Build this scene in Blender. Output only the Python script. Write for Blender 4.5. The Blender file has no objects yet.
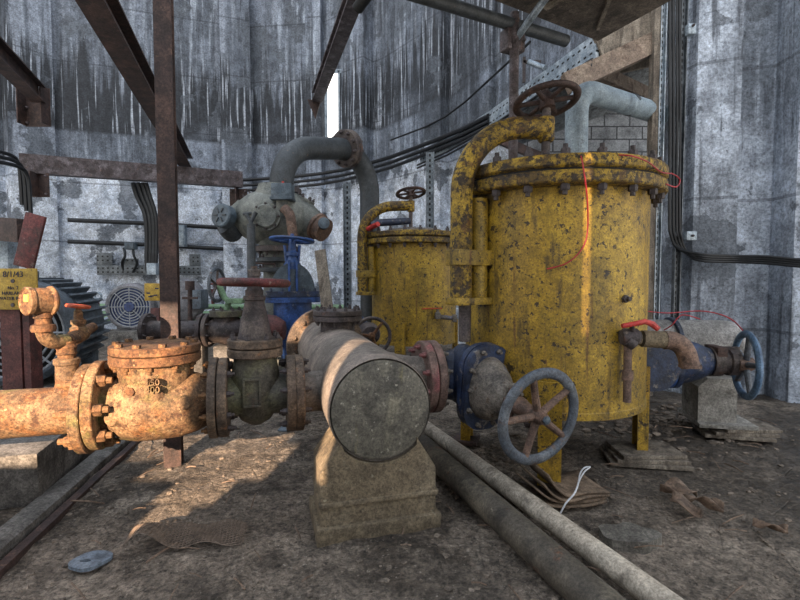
import bpy, bmesh, math, random
from mathutils import Vector, Matrix, noise
V = Vector
PI = math.pi
rnd = random.Random(7)
SC = bpy.context.scene
COL = SC.collection

# ---------------------------------------------------------------- camera
F = 480.0
PITCH = math.radians(2.8)
CAMH = 1.1
cd = bpy.data.cameras.new('camera')
cam = bpy.data.objects.new('camera', cd)
COL.objects.link(cam)
cam.location = (0, 0, CAMH)
cam.rotation_euler = (PI / 2 - PITCH, 0, 0)
cd.sensor_width = 36.0
cd.lens = 36.0 * F / 800.0
cd.clip_start = 0.05
SC.camera = cam
cp, sp = math.cos(PITCH), math.sin(PITCH)


def W(px, py, y):
    """world point seen in the photo at (px, py), y metres in front of the camera"""
    u = (px - 400) / F
    v = (300 - py) / F
    d = V((u, cp + v * sp, -sp + v * cp))
    return V((0, 0, CAMH)) + d * (y / d.y)


def G(px, py, z=0.0):
    u = (px - 400) / F
    v = (300 - py) / F
    d = V((u, cp + v * sp, -sp + v * cp))
    return V((0, 0, CAMH)) + d * ((z - CAMH) / d.z)


E1 = V((.963, .27, 0)).normalized()
E2 = V((-.27, .963, 0)).normalized()
UP = V((0, 0, 1))


def hx(h):
    h = h.lstrip('#')
    c = [int(h[i:i + 2], 16) / 255 for i in (0, 2, 4)]
    return tuple(x / 12.92 if x <= .04045 else ((x + .055) / 1.055) ** 2.4 for x in c) + (1,)


# ---------------------------------------------------------------- materials
class NT:
    def __init__(s, name):
        s.m = bpy.data.materials.new(name)
        s.m.use_nodes = True
        s.t = s.m.node_tree
        s.t.nodes.clear()
        s.out = s.n('ShaderNodeOutputMaterial')
        s.b = s.n('ShaderNodeBsdfPrincipled')
        s.t.links.new(s.b.outputs[0], s.out.inputs[0])
        s.tc = s.n('ShaderNodeTexCoord').outputs['Object']

    def n(s, ty, **kw):
        nd = s.t.nodes.new(ty)
        for k, v in kw.items():
            setattr(nd, k, v)
        return nd

    def link(s, a, b):
        if isinstance(a, (int, float, tuple)):
            b.default_value = a
        else:
            s.t.links.new(a, b)

    def mapping(s, stretch=(1, 1, 1), off=(0, 0, 0)):
        mp = s.n('ShaderNodeMapping')
        s.link(s.tc, mp.inputs[0])
        mp.inputs['Scale'].default_value = stretch
        mp.inputs['Location'].default_value = off
        return mp.outputs[0]

    def noise(s, scale, detail=6, rough=.6, stretch=(1, 1, 1), off=0.0, dist=0.0):
        nz = s.n('ShaderNodeTexNoise')
        s.link(s.mapping(stretch, (off, off * .7, off * 1.3)), nz.inputs['Vector'])
        nz.inputs['Scale'].default_value = scale
        nz.inputs['Detail'].default_value = detail
        nz.inputs['Roughness'].default_value = rough
        nz.inputs['Distortion'].default_value = dist
        return nz.outputs[0]

    def voro(s, scale, feature='F1', stretch=(1, 1, 1), off=0.0):
        vz = s.n('ShaderNodeTexVoronoi', feature=feature)
        s.link(s.mapping(stretch, (off, off, off)), vz.inputs['Vector'])
        vz.inputs['Scale'].default_value = scale
        return vz.outputs[0]

    def rng(s, x, a, b, c=0.0, d=1.0, smooth=True):
        r = s.n('ShaderNodeMapRange')
        if smooth:
            r.interpolation_type = 'SMOOTHSTEP'
        s.link(x, r.inputs[0])
        for i, v in zip((1, 2, 3, 4), (a, b, c, d)):
            s.link(v, r.inputs[i])
        return r.outputs[0]

    def math(s, op, a, b=0.0, c=0.0):
        m = s.n('ShaderNodeMath', operation=op)
        s.link(a, m.inputs[0])
        s.link(b, m.inputs[1])
        s.link(c, m.inputs[2])
        return m.outputs[0]

    def mix(s, f, a, b, blend='MIX'):
        m = s.n('ShaderNodeMix', data_type='RGBA', blend_type=blend)
        s.link(f, m.inputs[0])
        s.link(a, m.inputs[6])
        s.link(b, m.inputs[7])
        return m.outputs[2]

    def sep(s):
        x = s.n('ShaderNodeSeparateXYZ')
        s.link(s.tc, x.inputs[0])
        return x.outputs

    def grit(s, col, amt, scale=70):
        g1 = s.rng(s.noise(scale, 5, .8, off=3.1), .32, .68, 1 - amt * 1.35, 1 + amt * 1.3)
        g2 = s.rng(s.noise(scale * .17, 6, .7, off=6.1), .32, .68, 1 - amt * .8, 1 + amt * .9)
        g = s.math('MULTIPLY', g1, g2)
        mx = s.n('ShaderNodeVectorMath', operation='SCALE')
        s.link(col[:3] if isinstance(col, tuple) else col, mx.inputs[0])
        s.link(g, mx.inputs['Scale'])
        return mx.outputs[0]

    def finish(s, col, rough=.7, metal=0.0, height=None, bump=.4, dist=.01):
        s.link(col, s.b.inputs['Base Color'])
        s.link(rough, s.b.inputs['Roughness'])
        s.link(metal, s.b.inputs['Metallic'])
        if height is not None:
            bp = s.n('ShaderNodeBump')
            bp.inputs['Strength'].default_value = bump
            bp.inputs['Distance'].default_value = dist
            s.link(height, bp.inputs['Height'])
            s.link(bp.outputs[0], s.b.inputs['Normal'])
        return s.m


def paint(name, base, layers=(), grit=.3, gscale=70, rough=.65, metal=0.0, bump=.5, bscale=45, dist=.006):
    """layers: (colour, scale, lo, hi, amount, stretch)"""
    s = NT(name)
    col = hx(base)
    hts = s.noise(bscale, 6, .7)
    for i, L in enumerate(layers):
        c, sc, lo, hi, amt = L[:5]
        st = L[5] if len(L) > 5 else (1, 1, 1)
        f = s.rng(s.noise(sc, 8, .66, st, 11.3 * i + 2.7), lo, hi, 0, amt)
        col = s.mix(f, col, hx(c))
        if sc > 5:
            hts = s.math('SUBTRACT', hts, s.math('MULTIPLY', f, .35))
    if grit:
        col = s.grit(col, grit, gscale)
    return s.finish(col, rough, metal, hts, bump, dist)


Z5 = (1, 1, .15)
MT = {}


def mats():
    MT['header'] = paint('dusty_grey_steel', '#6f675f', [('#8d8076', 3, .45, .62, .8), ('#4a4441', 7, .5, .68, .7), ('#b0a698', 34, .6, .7, .5), ('#3a3029', 22, .6, .7, .6)], .3, 90, .68)
    MT['cap'] = paint('mottled_end_plate', '#625e54', [('#8b8571', 5, .48, .66, .7, (1, 1, .3)), ('#33312d', 9, .48, .64, .8), ('#a7a294', 40, .60, .68, .8), ('#7d7444', 6, .6, .7, .5, (1.5, 1, .25))], .35, 80, .62)
    MT['conc'] = paint('old_brown_concrete', '#6b5f4c', [('#837763', 4, .45, .65, .7), ('#433b31', 6, .5, .66, .7), ('#96907c', 28, .6, .72, .5), ('#2f2b26', 30, .6, .7, .6)], .35, 80, .85, bump=.8)
    MT['plinth'] = paint('grey_plinth_concrete', '#5d5a56', [('#7b7773', 4, .45, .65, .7), ('#38342f', 6, .5, .66, .8), ('#a09c94', 30, .62, .72, .5)], .4, 80, .85, bump=.8)
    MT['orange'] = paint('orange_rusted_iron', '#685038', [('#84694b', 5, .45, .6, .7), ('#6a4526', 8, .48, .62, .85), ('#42291a', 20, .53, .63, .85), ('#5f5e30', 4, .52, .66, .7), ('#a8926f', 48, .6, .68, .7), ('#2a1c14', 60, .6, .68, .8)], .45, 90, .75, bump=.8)
    MT['orange2'] = paint('deep_orange_rust', '#614229', [('#7b5b3a', 6, .45, .6, .7), ('#54331d', 9, .48, .62, .85), ('#332014', 24, .54, .64, .85), ('#a88b66', 50, .6, .68, .6)], .4, 90, .8, bump=.9)
    MT['iron'] = paint('dark_dusty_iron', '#40393a', [('#5c524b', 5, .45, .62, .8), ('#2a2422', 10, .5, .64, .8), ('#7a6d60', 36, .6, .7, .6), ('#5b3a26', 12, .58, .68, .6)], .4, 90, .65, bump=.6)
    MT['greeniron'] = paint('green_grey_cast_iron', '#4d493f', [('#5f5e44', 5, .45, .62, .8), ('#353029', 8, .48, .62, .85), ('#8b8570', 30, .6, .7, .6), ('#5e4632', 14, .58, .68, .6)], .35, 90, .6)
    MT['brownflange'] = paint('brown_flange_iron', '#574a3f', [('#75624f', 6, .45, .62, .8), ('#352c26', 9, .5, .64, .8), ('#8a5c38', 14, .58, .68, .6), ('#93877a', 40, .6, .7, .5)], .4, 90, .75, bump=.7)
    MT['redpaint'] = paint('dusty_red_paint', '#562626', [('#6e3734', 6, .45, .62, .7), ('#3a2522', 10, .5, .64, .8), ('#7d6a62', 26, .58, .68, .7)], .35, 90, .65)
    MT['redpost'] = paint('dull_red_oxide', '#4f2b29', [('#663a35', 5, .45, .62, .7), ('#2f1f1e', 9, .5, .64, .8), ('#7b6258', 28, .62, .72, .6)], .35, 90, .7)
    MT['pinkflange'] = paint('pinkish_brown_iron', '#6d5850', [('#824a4c', 6, .5, .64, .8), ('#463831', 9, .5, .64, .8), ('#a09083', 30, .6, .7, .6)], .35, 90, .7)
    MT['handle'] = paint('orange_red_paint', '#b04a28', [('#d0693a', 9, .5, .62, .7), ('#5e2c1c', 14, .55, .66, .7)], .25, 90, .55)
    MT['lever'] = paint('bright_red_lever', '#a82a26', [('#c34d44', 9, .5, .62, .6), ('#5c1f1c', 16, .58, .68, .7)], .25, 90, .5)
    yl = [('#b0902b', 2.2, .42, .6, .8), ('#75601f', 3.1, .47, .64, .8, (1, 1, .5)), ('#8a6d1c', 6, .5, .66, .75, Z5), ('#54431c', 9, .55, .65, .85, (1, 1, .22)), ('#2a2018', 30, .575, .62, .95), ('#332820', 75, .59, .65, .9), ('#5d3c1f', 8, .6, .68, .8, (2, 2, .1)), ('#221a15', 12, .635, .665, .9)]
    MT['yellow'] = paint('chipped_yellow_paint', '#927420', yl, .34, 90, .5, bump=.5)
    MT['yellowtop'] = paint('heavily_chipped_yellow_paint', '#8f7420', [('#a8892a', 3, .42, .6, .7), ('#4a3719', 7, .47, .6, .85), ('#2e241b', 30, .49, .56, .92), ('#1d1713', 60, .54, .62, .9), ('#54381c', 12, .54, .64, .8)], .35, 90, .6, bump=.8)
    MT['blue'] = paint('dusty_blue_paint', '#212c42', [('#2f4062', 5, .45, .62, .7), ('#151d2d', 8, .48, .62, .85), ('#77716a', 18, .55, .66, .8), ('#564338', 26, .62, .7, .7)], .3, 90, .5)
    MT['bluebright'] = paint('bright_blue_paint', '#234272', [('#36589a', 5, .45, .62, .7), ('#10203e', 9, .5, .64, .8), ('#7d8288', 26, .62, .7, .6)], .25, 90, .45)
    MT['wheelblue'] = paint('pale_blue_wheel_paint', '#48637f', [('#66809a', 6, .45, .62, .7), ('#2c3f58', 9, .5, .64, .8), ('#8d8d8b', 22, .6, .7, .6)], .3, 90, .55)
    MT['dustgrey'] = paint('dust_covered_grey_iron', '#686159', [('#857d73', 4, .45, .62, .7), ('#413d3a', 8, .5, .64, .8), ('#34436a', 7, .6, .7, .5), ('#54402f', 20, .6, .68, .7)], .35, 90, .7)
    MT['wheelgrey'] = paint('worn_grey_wheel', '#474e57', [('#686d72', 6, .45, .62, .7), ('#34383f', 9, .5, .64, .8), ('#5f4a3c', 18, .56, .66, .8)], .35, 90, .6)
    MT['spoke'] = paint('rusty_brown_spoke', '#5d4a40', [('#7c6252', 8, .45, .62, .7), ('#3a2c26', 12, .5, .64, .8), ('#8d877f', 28, .6, .7, .6)], .35, 90, .7)
    MT['rust'] = paint('dark_rusty_steel', '#382a27', [('#4e3a33', 5, .45, .62, .8), ('#221b1b', 8, .5, .64, .8), ('#6d5445', 26, .6, .7, .6)], .4, 80, .7, bump=.7)
    MT['beamgrey'] = paint('rusty_grey_beam', '#4a4244', [('#6d666a', 6, .48, .62, .8), ('#2f2423', 8, .48, .62, .85), ('#77543c', 20, .6, .7, .6)], .4, 80, .65, bump=.7)
    MT['valvegrey'] = paint('grey_green_painted_casting', '#636660', [('#7d7f78', 4, .45, .62, .7), ('#3e4446', 7, .5, .66, .7), ('#2d2a28', 24, .6, .68, .7)], .25, 90, .55)
    MT['slate'] = paint('slate_blue_cap', '#3d4a54', [('#5f6b74', 6, .45, .62, .7), ('#2f3840', 10, .5, .66, .7)], .25, 90, .5)
    MT['archpipe'] = paint('dark_grey_pipe_paint', '#33383c', [('#464b4f', 4, .45, .62, .7), ('#2c3033', 7, .5, .66, .7), ('#6f5f50', 18, .62, .7, .6)], .3, 90, .55)
    MT['galv'] = paint('galvanised_steel', '#7f8c97', [('#a2adb6', 6, .45, .62, .7), ('#545f69', 10, .5, .64, .7), ('#4d4540', 26, .62, .7, .7)], .3, 90, .42, .35)
    MT['palepipe'] = paint('pale_blue_grey_pipe', '#7c8b95', [('#98a6ae', 5, .45, .62, .7), ('#56626b', 6, .5, .66, .7, Z5), ('#40403f', 22, .62, .7, .6)], .25, 90, .5)
    MT['motor'] = paint('blue_grey_motor_paint', '#4a535c', [('#66717b', 5, .45, .62, .7), ('#23282e', 8, .5, .66, .7), ('#7a736b', 24, .62, .7, .6)], .3, 90, .55)
    MT['motorblue'] = paint('navy_motor_paint', '#2a3a63', [('#43527b', 6, .45, .62, .7), ('#1d2640', 9, .5, .66, .7), ('#767472', 22, .6, .7, .6)], .3, 90, .55)
    MT['motordust'] = paint('dusty_motor_shell', '#6a6a6d', [('#86858a', 6, .45, .62, .7), ('#45464a', 9, .5, .66, .7)], .3, 90, .65)
    MT['black'] = paint('dark_void_steel', '#131415', [('#22211f', 9, .5, .64, .6)], .3, 60, .8)
    MT['grille'] = paint('pale_grille_wire', '#8f9398', [('#6a6c70', 20, .5, .64, .7)], .2, 60, .5)
    MT['green'] = paint('pale_green_pipe_paint', '#6f8c6c', [('#86a083', 4, .45, .62, .7), ('#4f6650', 7, .5, .66, .7), ('#514a3f', 18, .6, .7, .7)], .25, 80, .55)
    MT['cable'] = paint('black_cable_sheath', '#121417', [('#24282d', 9, .5, .64, .7)], .25, 60, .45)
    MT['redwire'] = paint('red_wire_sheath', '#a3262f', [('#7a1c24', 20, .5, .64, .6)], .15, 60, .45)
    MT['signyellow'] = paint('weathered_yellow_sign', '#9a7c28', [('#b1933a', 8, .45, .62, .7), ('#6f5620', 12, .52, .66, .7), ('#3a3020', 40, .62, .7, .7)], .25, 90, .6)
    MT['ink'] = paint('dark_blue_sign_ink', '#1a1c34', [], .1, 60, .6)
    MT['wood'] = paint('weathered_grey_wood', '#6d6459', [('#8c8376', 9, .45, .62, .7, (1, 1, .2)), ('#423a32', 14, .5, .62, .8, (1, 1, .15))], .35, 80, .85, bump=.8)
    MT['timber'] = paint('brown_roof_timber', '#75665a', [('#928373', 6, .45, .62, .7), ('#46352a', 9, .5, .64, .8)], .3, 80, .8)
    MT['deck'] = paint('grey_brown_boards', '#4f473f', [('#6a6056', 5, .45, .62, .7), ('#332e2a', 8, .5, .64, .8), ('#857a6c', 26, .62, .7, .5)], .35, 80, .85, bump=.7)
    MT['card'] = paint('layered_brown_board', '#695949', [('#897663', 6, .45, .62, .7), ('#40352b', 11, .5, .64, .8)], .3, 80, .85, bump=.6)
    MT['leaf'] = paint('dry_brown_leaf', '#6c594a', [('#8d7968', 8, .45, .62, .7), ('#44382f', 14, .5, .64, .7)], .3, 80, .8)
    MT['string'] = paint('white_string_fibre', '#c9ccd0', [], .15, 80, .8)
    MT['floorpipe'] = paint('dusty_pale_floor_pipe', '#ada292', [('#c6bcab', 4, .45, .62, .7), ('#5a5147', 8, .52, .66, .7), ('#3a332c', 26, .62, .7, .7)], .3, 90, .65)
    MT['floorpipe2'] = paint('dark_floor_pipe', '#4b453c', [('#6b6355', 4, .45, .62, .7), ('#2c2823', 7, .5, .64, .8), ('#6d4228', 6, .64, .72, .7), ('#8f8777', 24, .62, .7, .6)], .35, 90, .65)
    MT['stone'] = paint('grey_floor_stone', '#5d5952', [('#77736b', 6, .45, .62, .7), ('#3b3732', 10, .5, .64, .7)], .4, 90, .85, bump=.8)
    MT['crumb'] = paint('mud_crumb', '#6a5f54', [('#85796c', 9, .45, .62, .7), ('#3d362f', 14, .5, .64, .8)], .35, 90, .9)
    MT['meshwire'] = paint('rusty_mesh_wire', '#6b5c4f', [('#43382f', 20, .5, .64, .7)], .2, 90, .7)
    MT['lug'] = paint('blue_grey_lug', '#6d7884', [('#8d97a1', 9, .45, .62, .7), ('#434b54', 14, .5, .64, .7)], .3, 90, .5)
    MT['whitepipe'] = paint('chalky_white_pipe', '#7c7a77', [('#989694', 4, .45, .6, .8), ('#5e5c5a', 7, .52, .66, .8), ('#46413c', 22, .6, .7, .7)], .35, 80, .8)
    MT['pedestal'] = paint('pale_grey_concrete', '#817e78', [('#9a978f', 4, .45, .62, .7), ('#56524c', 7, .52, .66, .8), ('#3f3a34', 22, .62, .7, .6)], .35, 80, .85)
    MT['label'] = paint('pale_tag', '#c8b04a', [], .1)
    MT['corr'] = paint('corrugated_sheet_grey', '#767c80', [('#8d9498', 4, .45, .62, .7), ('#2f3234', 7, .5, .66, .8)], .3, 60, .6)

    # tower wall: chalky blue-white paint over dark concrete, runs of paint down a dark band
    def wall(name, lo, hi, band=True, vs=.5):
        s = NT(name)
        x, y, z = s.sep()
        col = s.mix(s.rng(s.noise(.55, 6, .6), .38, .62), hx('#848d9b' if band else '#b3bcc9'), hx('#5a616b' if band else '#79828e'))
        col = s.mix(s.rng(s.noise(1.8, 8, .7, (1, 1, .35), 5), .48, .62, 0, .85 if band else .6), col, hx('#464b53'))
        col = s.mix(s.rng(s.noise(9, 5, .6, (1, 1, .07), 9), .50, .68, 0, .7), col, hx('#a9b3c0'))
        col = s.mix(s.rng(s.noise(13, 5, .6, (1, 1, .06), 15), .54, .68, 0, .75), col, hx('#363a42'))
        col = s.mix(s.rng(s.noise(1.3, 3, .55, (1, 1, .02), 91), .44, .6, 0, vs), col, hx('#3d424a'))
        col = s.mix(s.rng(s.noise(2.4, 3, .55, (1, 1, .02), 96), .54, .66, 0, vs), col, hx('#a3acba'))
        if band:
            low = s.math('ADD', z, s.rng(s.noise(1.3, 6, .6, off=71), .3, .7, -.35, .35, False))
            col = s.mix(s.rng(low, 3.1, 3.3, .88, 0), col, s.mix(s.rng(s.noise(2.2, 8, .7, off=81), .4, .66), hx('#dfe6f0'), hx('#98a3b3')))
            jag = s.noise(7, 4, .6, (1, 1, .03), 21)
            zz = s.math('ADD', z, s.rng(jag, .3, .7, -.75, .75, False))
            b = s.math('MULTIPLY', s.rng(z, lo, lo + .1), s.rng(zz, hi - .35, hi + .35, 1, 0))
            b = s.math('MULTIPLY', b, s.rng(s.noise(.5, 3, .5, off=33), .36, .5, .45, .95))
            col = s.mix(b, col, hx('#2f3237'))
            drip = s.math('MULTIPLY', s.rng(s.noise(17, 3, .5, (1, 1, .035), 41), .56, .62), s.rng(z, lo, lo + .2, 0, .75))
            col = s.mix(s.math('MULTIPLY', drip, b), col, hx('#b4bcc8'))
        # form board joints and peeled patches
        pe = s.rng(s.noise(1.1, 9, .62, off=51), .56, .575, 0, .8)
        col = s.mix(pe, col, hx('#585e66'))
        col = s.mix(s.rng(s.noise(26, 6, .7, off=61), .6, .68, 0, .75), col, hx('#2e2f33'))
        jt = s.math('LESS_THAN', s.math('ABSOLUTE', s.math('SUBTRACT', s.math('FRACT', s.math('MULTIPLY', z, .83)), .5)), .012)
        col = s.mix(s.math('MULTIPLY', jt, .45), col, hx('#30333a'))
        col = s.grit(col, .33, 38)
        h = s.math('ADD', s.noise(14, 8, .7), s.math('MULTIPLY', pe, -.5))
        return s.finish(col, .85, 0, h, .7, .02)
    MT['wall'] = wall('streaked_tower_wall', 4.0, 5.35)
    MT['wallr'] = wall('chalky_pier_wall', 0, 0, False, .15)

    # muddy floor
    s = NT('caked_mud_floor')
    x, y, z = s.sep()
    col = s.mix(s.rng(s.noise(.9, 8, .62), .38, .62), hx('#85796c'), hx('#5c5349'))
    col = s.mix(s.rng(s.noise(3.2, 9, .7, off=4), .46, .62, 0, .85), col, hx('#40372d'))
    col = s.mix(s.rng(s.noise(6, 9, .7, (1, .5, 1), 8), .55, .68, 0, .6), col, hx('#a69a8b'))
    col = s.mix(s.rng(s.noise(30, 8, .75, off=12), .56, .66, 0, .8), col, hx('#211d1a'))
    col = s.mix(s.rng(s.noise(60, 6, .7, off=17), .6, .68, 0, .7), col, hx('#b3a99c'))
    ck = s.rng(s.voro(5, 'DISTANCE_TO_EDGE'), 0, .03, .35, 0)
    col = s.mix(s.math('MULTIPLY', ck, s.rng(s.noise(1.2, 3, off=22), .45, .6)), col, hx('#1d1a18'))
    wet = s.math('MULTIPLY', s.rng(x, 1.3, 1.9), s.rng(s.noise(1.1, 5, .6, off=27), .35, .55))
    col = s.mix(s.math('MULTIPLY', wet, .8), col, hx('#342b20'))
    col = s.grit(col, .48, 45)
    h = s.math('ADD', s.noise(16, 10, .72), s.math('MULTIPLY', s.noise(5, 6, .6, off=7), 1.2))
    h = s.math('SUBTRACT', h, s.math('MULTIPLY', ck, .3))
    MT['floor'] = s.finish(col, s.rng(wet, 0, 1, .9, .45), 0, h, 1.0, .045)

    # block wall of the lean-to
    s = NT('painted_block_wall')
    br = s.n('ShaderNodeTexBrick')
    mp = s.n('ShaderNodeCombineXYZ')
    x, y, z = s.sep()
    s.link(x, mp.inputs[0]); s.link(z, mp.inputs[1])
    s.link(mp.outputs[0], br.inputs['Vector'])
    br.inputs['Scale'].default_value = 1.0
    br.inputs['Brick Width'].default_value = .45
    br.inputs['Row Height'].default_value = .22
    br.inputs['Mortar Size'].default_value = .012
    br.inputs['Color1'].default_value = hx('#b4bac2'); br.inputs['Color2'].default_value = hx('#9aa0a8'); br.inputs['Mortar'].default_value = hx('#4c5055')
    col = s.mix(s.rng(s.noise(2, 7, .65), .45, .65, 0, .7), br.outputs[0], hx('#555a60'))
    MT['block'] = s.finish(s.grit(col, .25, 40), .85, 0, s.noise(20, 6, .7), .5, .01)

    # lit slit window
    s = NT('bright_daylight_pane')
    em = s.n('ShaderNodeEmission')
    em.inputs[0].default_value = (1, .97, .92, 1); em.inputs[1].default_value = 3.0
    s.t.links.new(em.outputs[0], s.out.inputs[0])
    MT['pane'] = s.m




def perf(name, base, lite, d, u, org, period, rows, hh, duty=.45, rough=.45, metal=.3):
    """steel with punched slots in rows along d (positions in the object's own frame)"""
    s = NT(name)
    def dot(vec, o):
        n = s.n('ShaderNodeVectorMath', operation='DOT_PRODUCT')
        s.link(s.tc, n.inputs[0]); n.inputs[1].default_value = vec
        return s.math('SUBTRACT', n.outputs['Value'], o)
    a = dot(tuple(d), V(org).dot(V(d)))
    b = dot(tuple(u), V(org).dot(V(u)))
    m = s.math('LESS_THAN', s.math('FRACT', s.math('DIVIDE', a, period)), duty)
    r = None
    for z in rows:
        q = s.math('LESS_THAN', s.math('ABSOLUTE', s.math('SUBTRACT', b, z)), hh)
        r = q if r is None else s.math('MAXIMUM', r, q)
    col = s.mix(s.rng(s.noise(7, 7, .65), .4, .62), hx(base), hx(lite))
    col = s.grit(col, .3, 60)
    col = s.mix(s.math('MULTIPLY', m, r), col, hx('#0c0d0e'))
    MT[name] = s.finish(col, rough, metal, s.noise(40, 5, .7), .3, .005)


mats()


# ---------------------------------------------------------------- mesh building
def frame(d):
    d = V(d).normalized()
    a = V((0, 0, 1)) if abs(d.z) < .9 else V((1, 0, 0))
    u = a.cross(d).normalized()
    v = d.cross(u).normalized()
    return u, v, d


class MB:
    def __init__(s):
        s.bm = bmesh.new()

    def box(s, c, size, ax=None, bev=0.0):
        """ax: three axes (columns) or None"""
        t = bmesh.new()
        bmesh.ops.create_cube(t, size=1)
        bmesh.ops.scale(t, vec=V(size), verts=t.verts)
        if bev:
            bmesh.ops.bevel(t, geom=t.edges[:], offset=bev, segments=2, profile=.6, affect='EDGES')
        s._merge(t, c, ax)
        return s

    def _merge(s, t, c, ax=None):
        if ax is not None:
            R = Matrix((ax[0], ax[1], ax[2])).transposed()
        else:
            R = Matrix.Identity(3)
        c = V(c)
        mp = {}
        for v in t.verts:
            mp[v] = s.bm.verts.new(R @ v.co + c)
        for f in t.faces:
            try:
                s.bm.faces.new([mp[v] for v in f.verts])
            except ValueError:
                pass
        t.free()

    def lathe(s, prof, p0, d, n=40, ux=None, sq=(1, 1), loop=False):
        """prof: [(t, r)...] along d from p0; loop closes the profile on itself"""
        u, v, w = frame(d)
        if ux is not None:
            u = V(ux).normalized(); v = w.cross(u).normalized()
        p0 = V(p0)
        rings = []
        for (t, r) in prof:
            if r < 1e-6:
                rings.append([s.bm.verts.new(p0 + w * t)])
            else:
                rings.append([s.bm.verts.new(p0 + w * t + u * (r * sq[0] * math.cos(2 * PI * i / n)) + v * (r * sq[1] * math.sin(2 * PI * i / n))) for i in range(n)])
        pairs = list(zip(rings, rings[1:]))
        if loop:
            pairs.append((rings[-1], rings[0]))
        for a, b in pairs:
            for i in range(n):
                j = (i + 1) % n
                if len(a) == 1 and len(b) == 1:
                    continue
                if len(a) == 1:
                    s.bm.faces.new((a[0], b[i], b[j]))
                elif len(b) == 1:
                    s.bm.faces.new((a[i], a[j], b[0]))
                else:
                    s.bm.faces.new((a[i], a[j], b[j], b[i]))
        if not loop:
            for e in (rings[0], rings[-1]):
                if len(e) > 1:
                    s.bm.faces.new(e)
        return s

    def cyl(s, a, b, r, r2=None, n=24):
        a = V(a); b = V(b)
        return s.lathe([(0, r), ((b - a).length, r if r2 is None else r2)], a, b - a, n)

    def ring(s, p, d, ro, ri, t, n=48, bev=.004):
        b = min(bev, t * .3)
        return s.lathe([(0, ri), (0, ro - b), (b, ro), (t - b, ro), (t, ro - b), (t, ri)], p, d, n, loop=True)

    def disc(s, p, d, r, t, n=48, bev=.004):
        b = min(bev, t * .3)
        return s.lathe([(0, 0), (0, r - b), (b, r), (t - b, r), (t, r - b), (t, 0)], p, d, n)

    def tube(s, pts, r, n=14, closed=False):
        pts = [V(p) for p in pts]
        m = len(pts)
        rr = r if isinstance(r, (list, tuple)) else [r] * m
        tans = []
        for i in range(m):
            if closed:
                t = pts[(i + 1) % m] - pts[i - 1]
            else:
                t = pts[min(i + 1, m - 1)] - pts[max(i - 1, 0)]
            tans.append(t.normalized())
        u, v, w = frame(tans[0])
        rings = []
        for i in range(m):
            t = tans[i]
            u = (u - t * u.dot(t)).normalized()
            v = t.cross(u)
            rings.append([s.bm.verts.new(pts[i] + (u * math.cos(2 * PI * k / n) + v * math.sin(2 * PI * k / n)) * rr[i]) for k in range(n)])
        pr = list(zip(rings, rings[1:]))
        if closed:
            pr.append((rings[-1], rings[0]))
        for a, b in pr:
            for k in range(n):
                j = (k + 1) % n
                s.bm.faces.new((a[k], a[j], b[j], b[k]))
        if not closed:
            s.bm.faces.new(rings[0]); s.bm.faces.new(rings[-1])
        return s

    def torus(s, c, ax, R, r, n=56, m=12, sq=1.0):
        u, v, w = frame(ax)
        c = V(c)
        rings = []
        for i in range(n):
            a = 2 * PI * i / n
            o = u * math.cos(a) + v * math.sin(a)
            rings.append([s.bm.verts.new(c + o * (R + r * math.cos(2 * PI * k / m)) + w * (r * sq * math.sin(2 * PI * k / m))) for k in range(m)])
        for i in range(n):
            a, b = rings[i], rings[(i + 1) % n]
            for k in range(m):
                j = (k + 1) % m
                s.bm.faces.new((a[k], a[j], b[j], b[k]))
        return s

    def prism(s, poly, o, ux, uy, dep):
        """poly in (ux, uy) at o, extruded by the vector dep"""
        o = V(o); ux = V(ux); uy = V(uy); dep = V(dep)
        a = [s.bm.verts.new(o + ux * p[0] + uy * p[1]) for p in poly]
        b = [s.bm.verts.new(o + ux * p[0] + uy * p[1] + dep) for p in poly]
        s.bm.faces.new(a); s.bm.faces.new(b)
        n = len(poly)
        for i in range(n):
            j = (i + 1) % n
            s.bm.faces.new((a[i], a[j], b[j], b[i]))
        return s

    def beam(s, a, b, poly, up=(0, 0, 1)):
        """sweep section poly (side, up) from a to b"""
        a = V(a); b = V(b)
        d = (b - a).normalized()
        sd = d.cross(V(up)).normalized()
        uu = sd.cross(d).normalized()
        return s.prism(poly, a, sd, uu, b - a)

    def build(s, name, mat, parent=None, loc=None, ang=35, wob=0.0, wsc=8.0):
        bm = s.bm
        if wob:
            for v in bm.verts:
                v.co += noise.noise_vector(v.co * wsc) * wob
        bmesh.ops.recalc_face_normals(bm, faces=bm.faces[:])
        if parent is not None:
            r = parent
            while r.parent:
                r = r.parent
            off = V(r.location)
        elif loc is not None:
            off = V(loc)
        else:
            lo = V((min(v.co[i] for v in bm.verts) for i in range(3)))
            hi = V((max(v.co[i] for v in bm.verts) for i in range(3)))
            off = V(((lo.x + hi.x) / 2, (lo.y + hi.y) / 2, lo.z))
        bmesh.ops.translate(bm, verts=bm.verts, vec=-off)
        me = bpy.data.meshes.new(name)
        bm.to_mesh(me)
        bm.free()
        for p in me.polygons:
            p.use_smooth = True
        me.set_sharp_from_angle(angle=math.radians(ang))
        me.materials.append(MT[mat])
        o = bpy.data.objects.new(name, me)
        COL.objects.link(o)
        if parent is not None:
            o.parent = parent
        else:
            o.location = off
        return o


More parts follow.
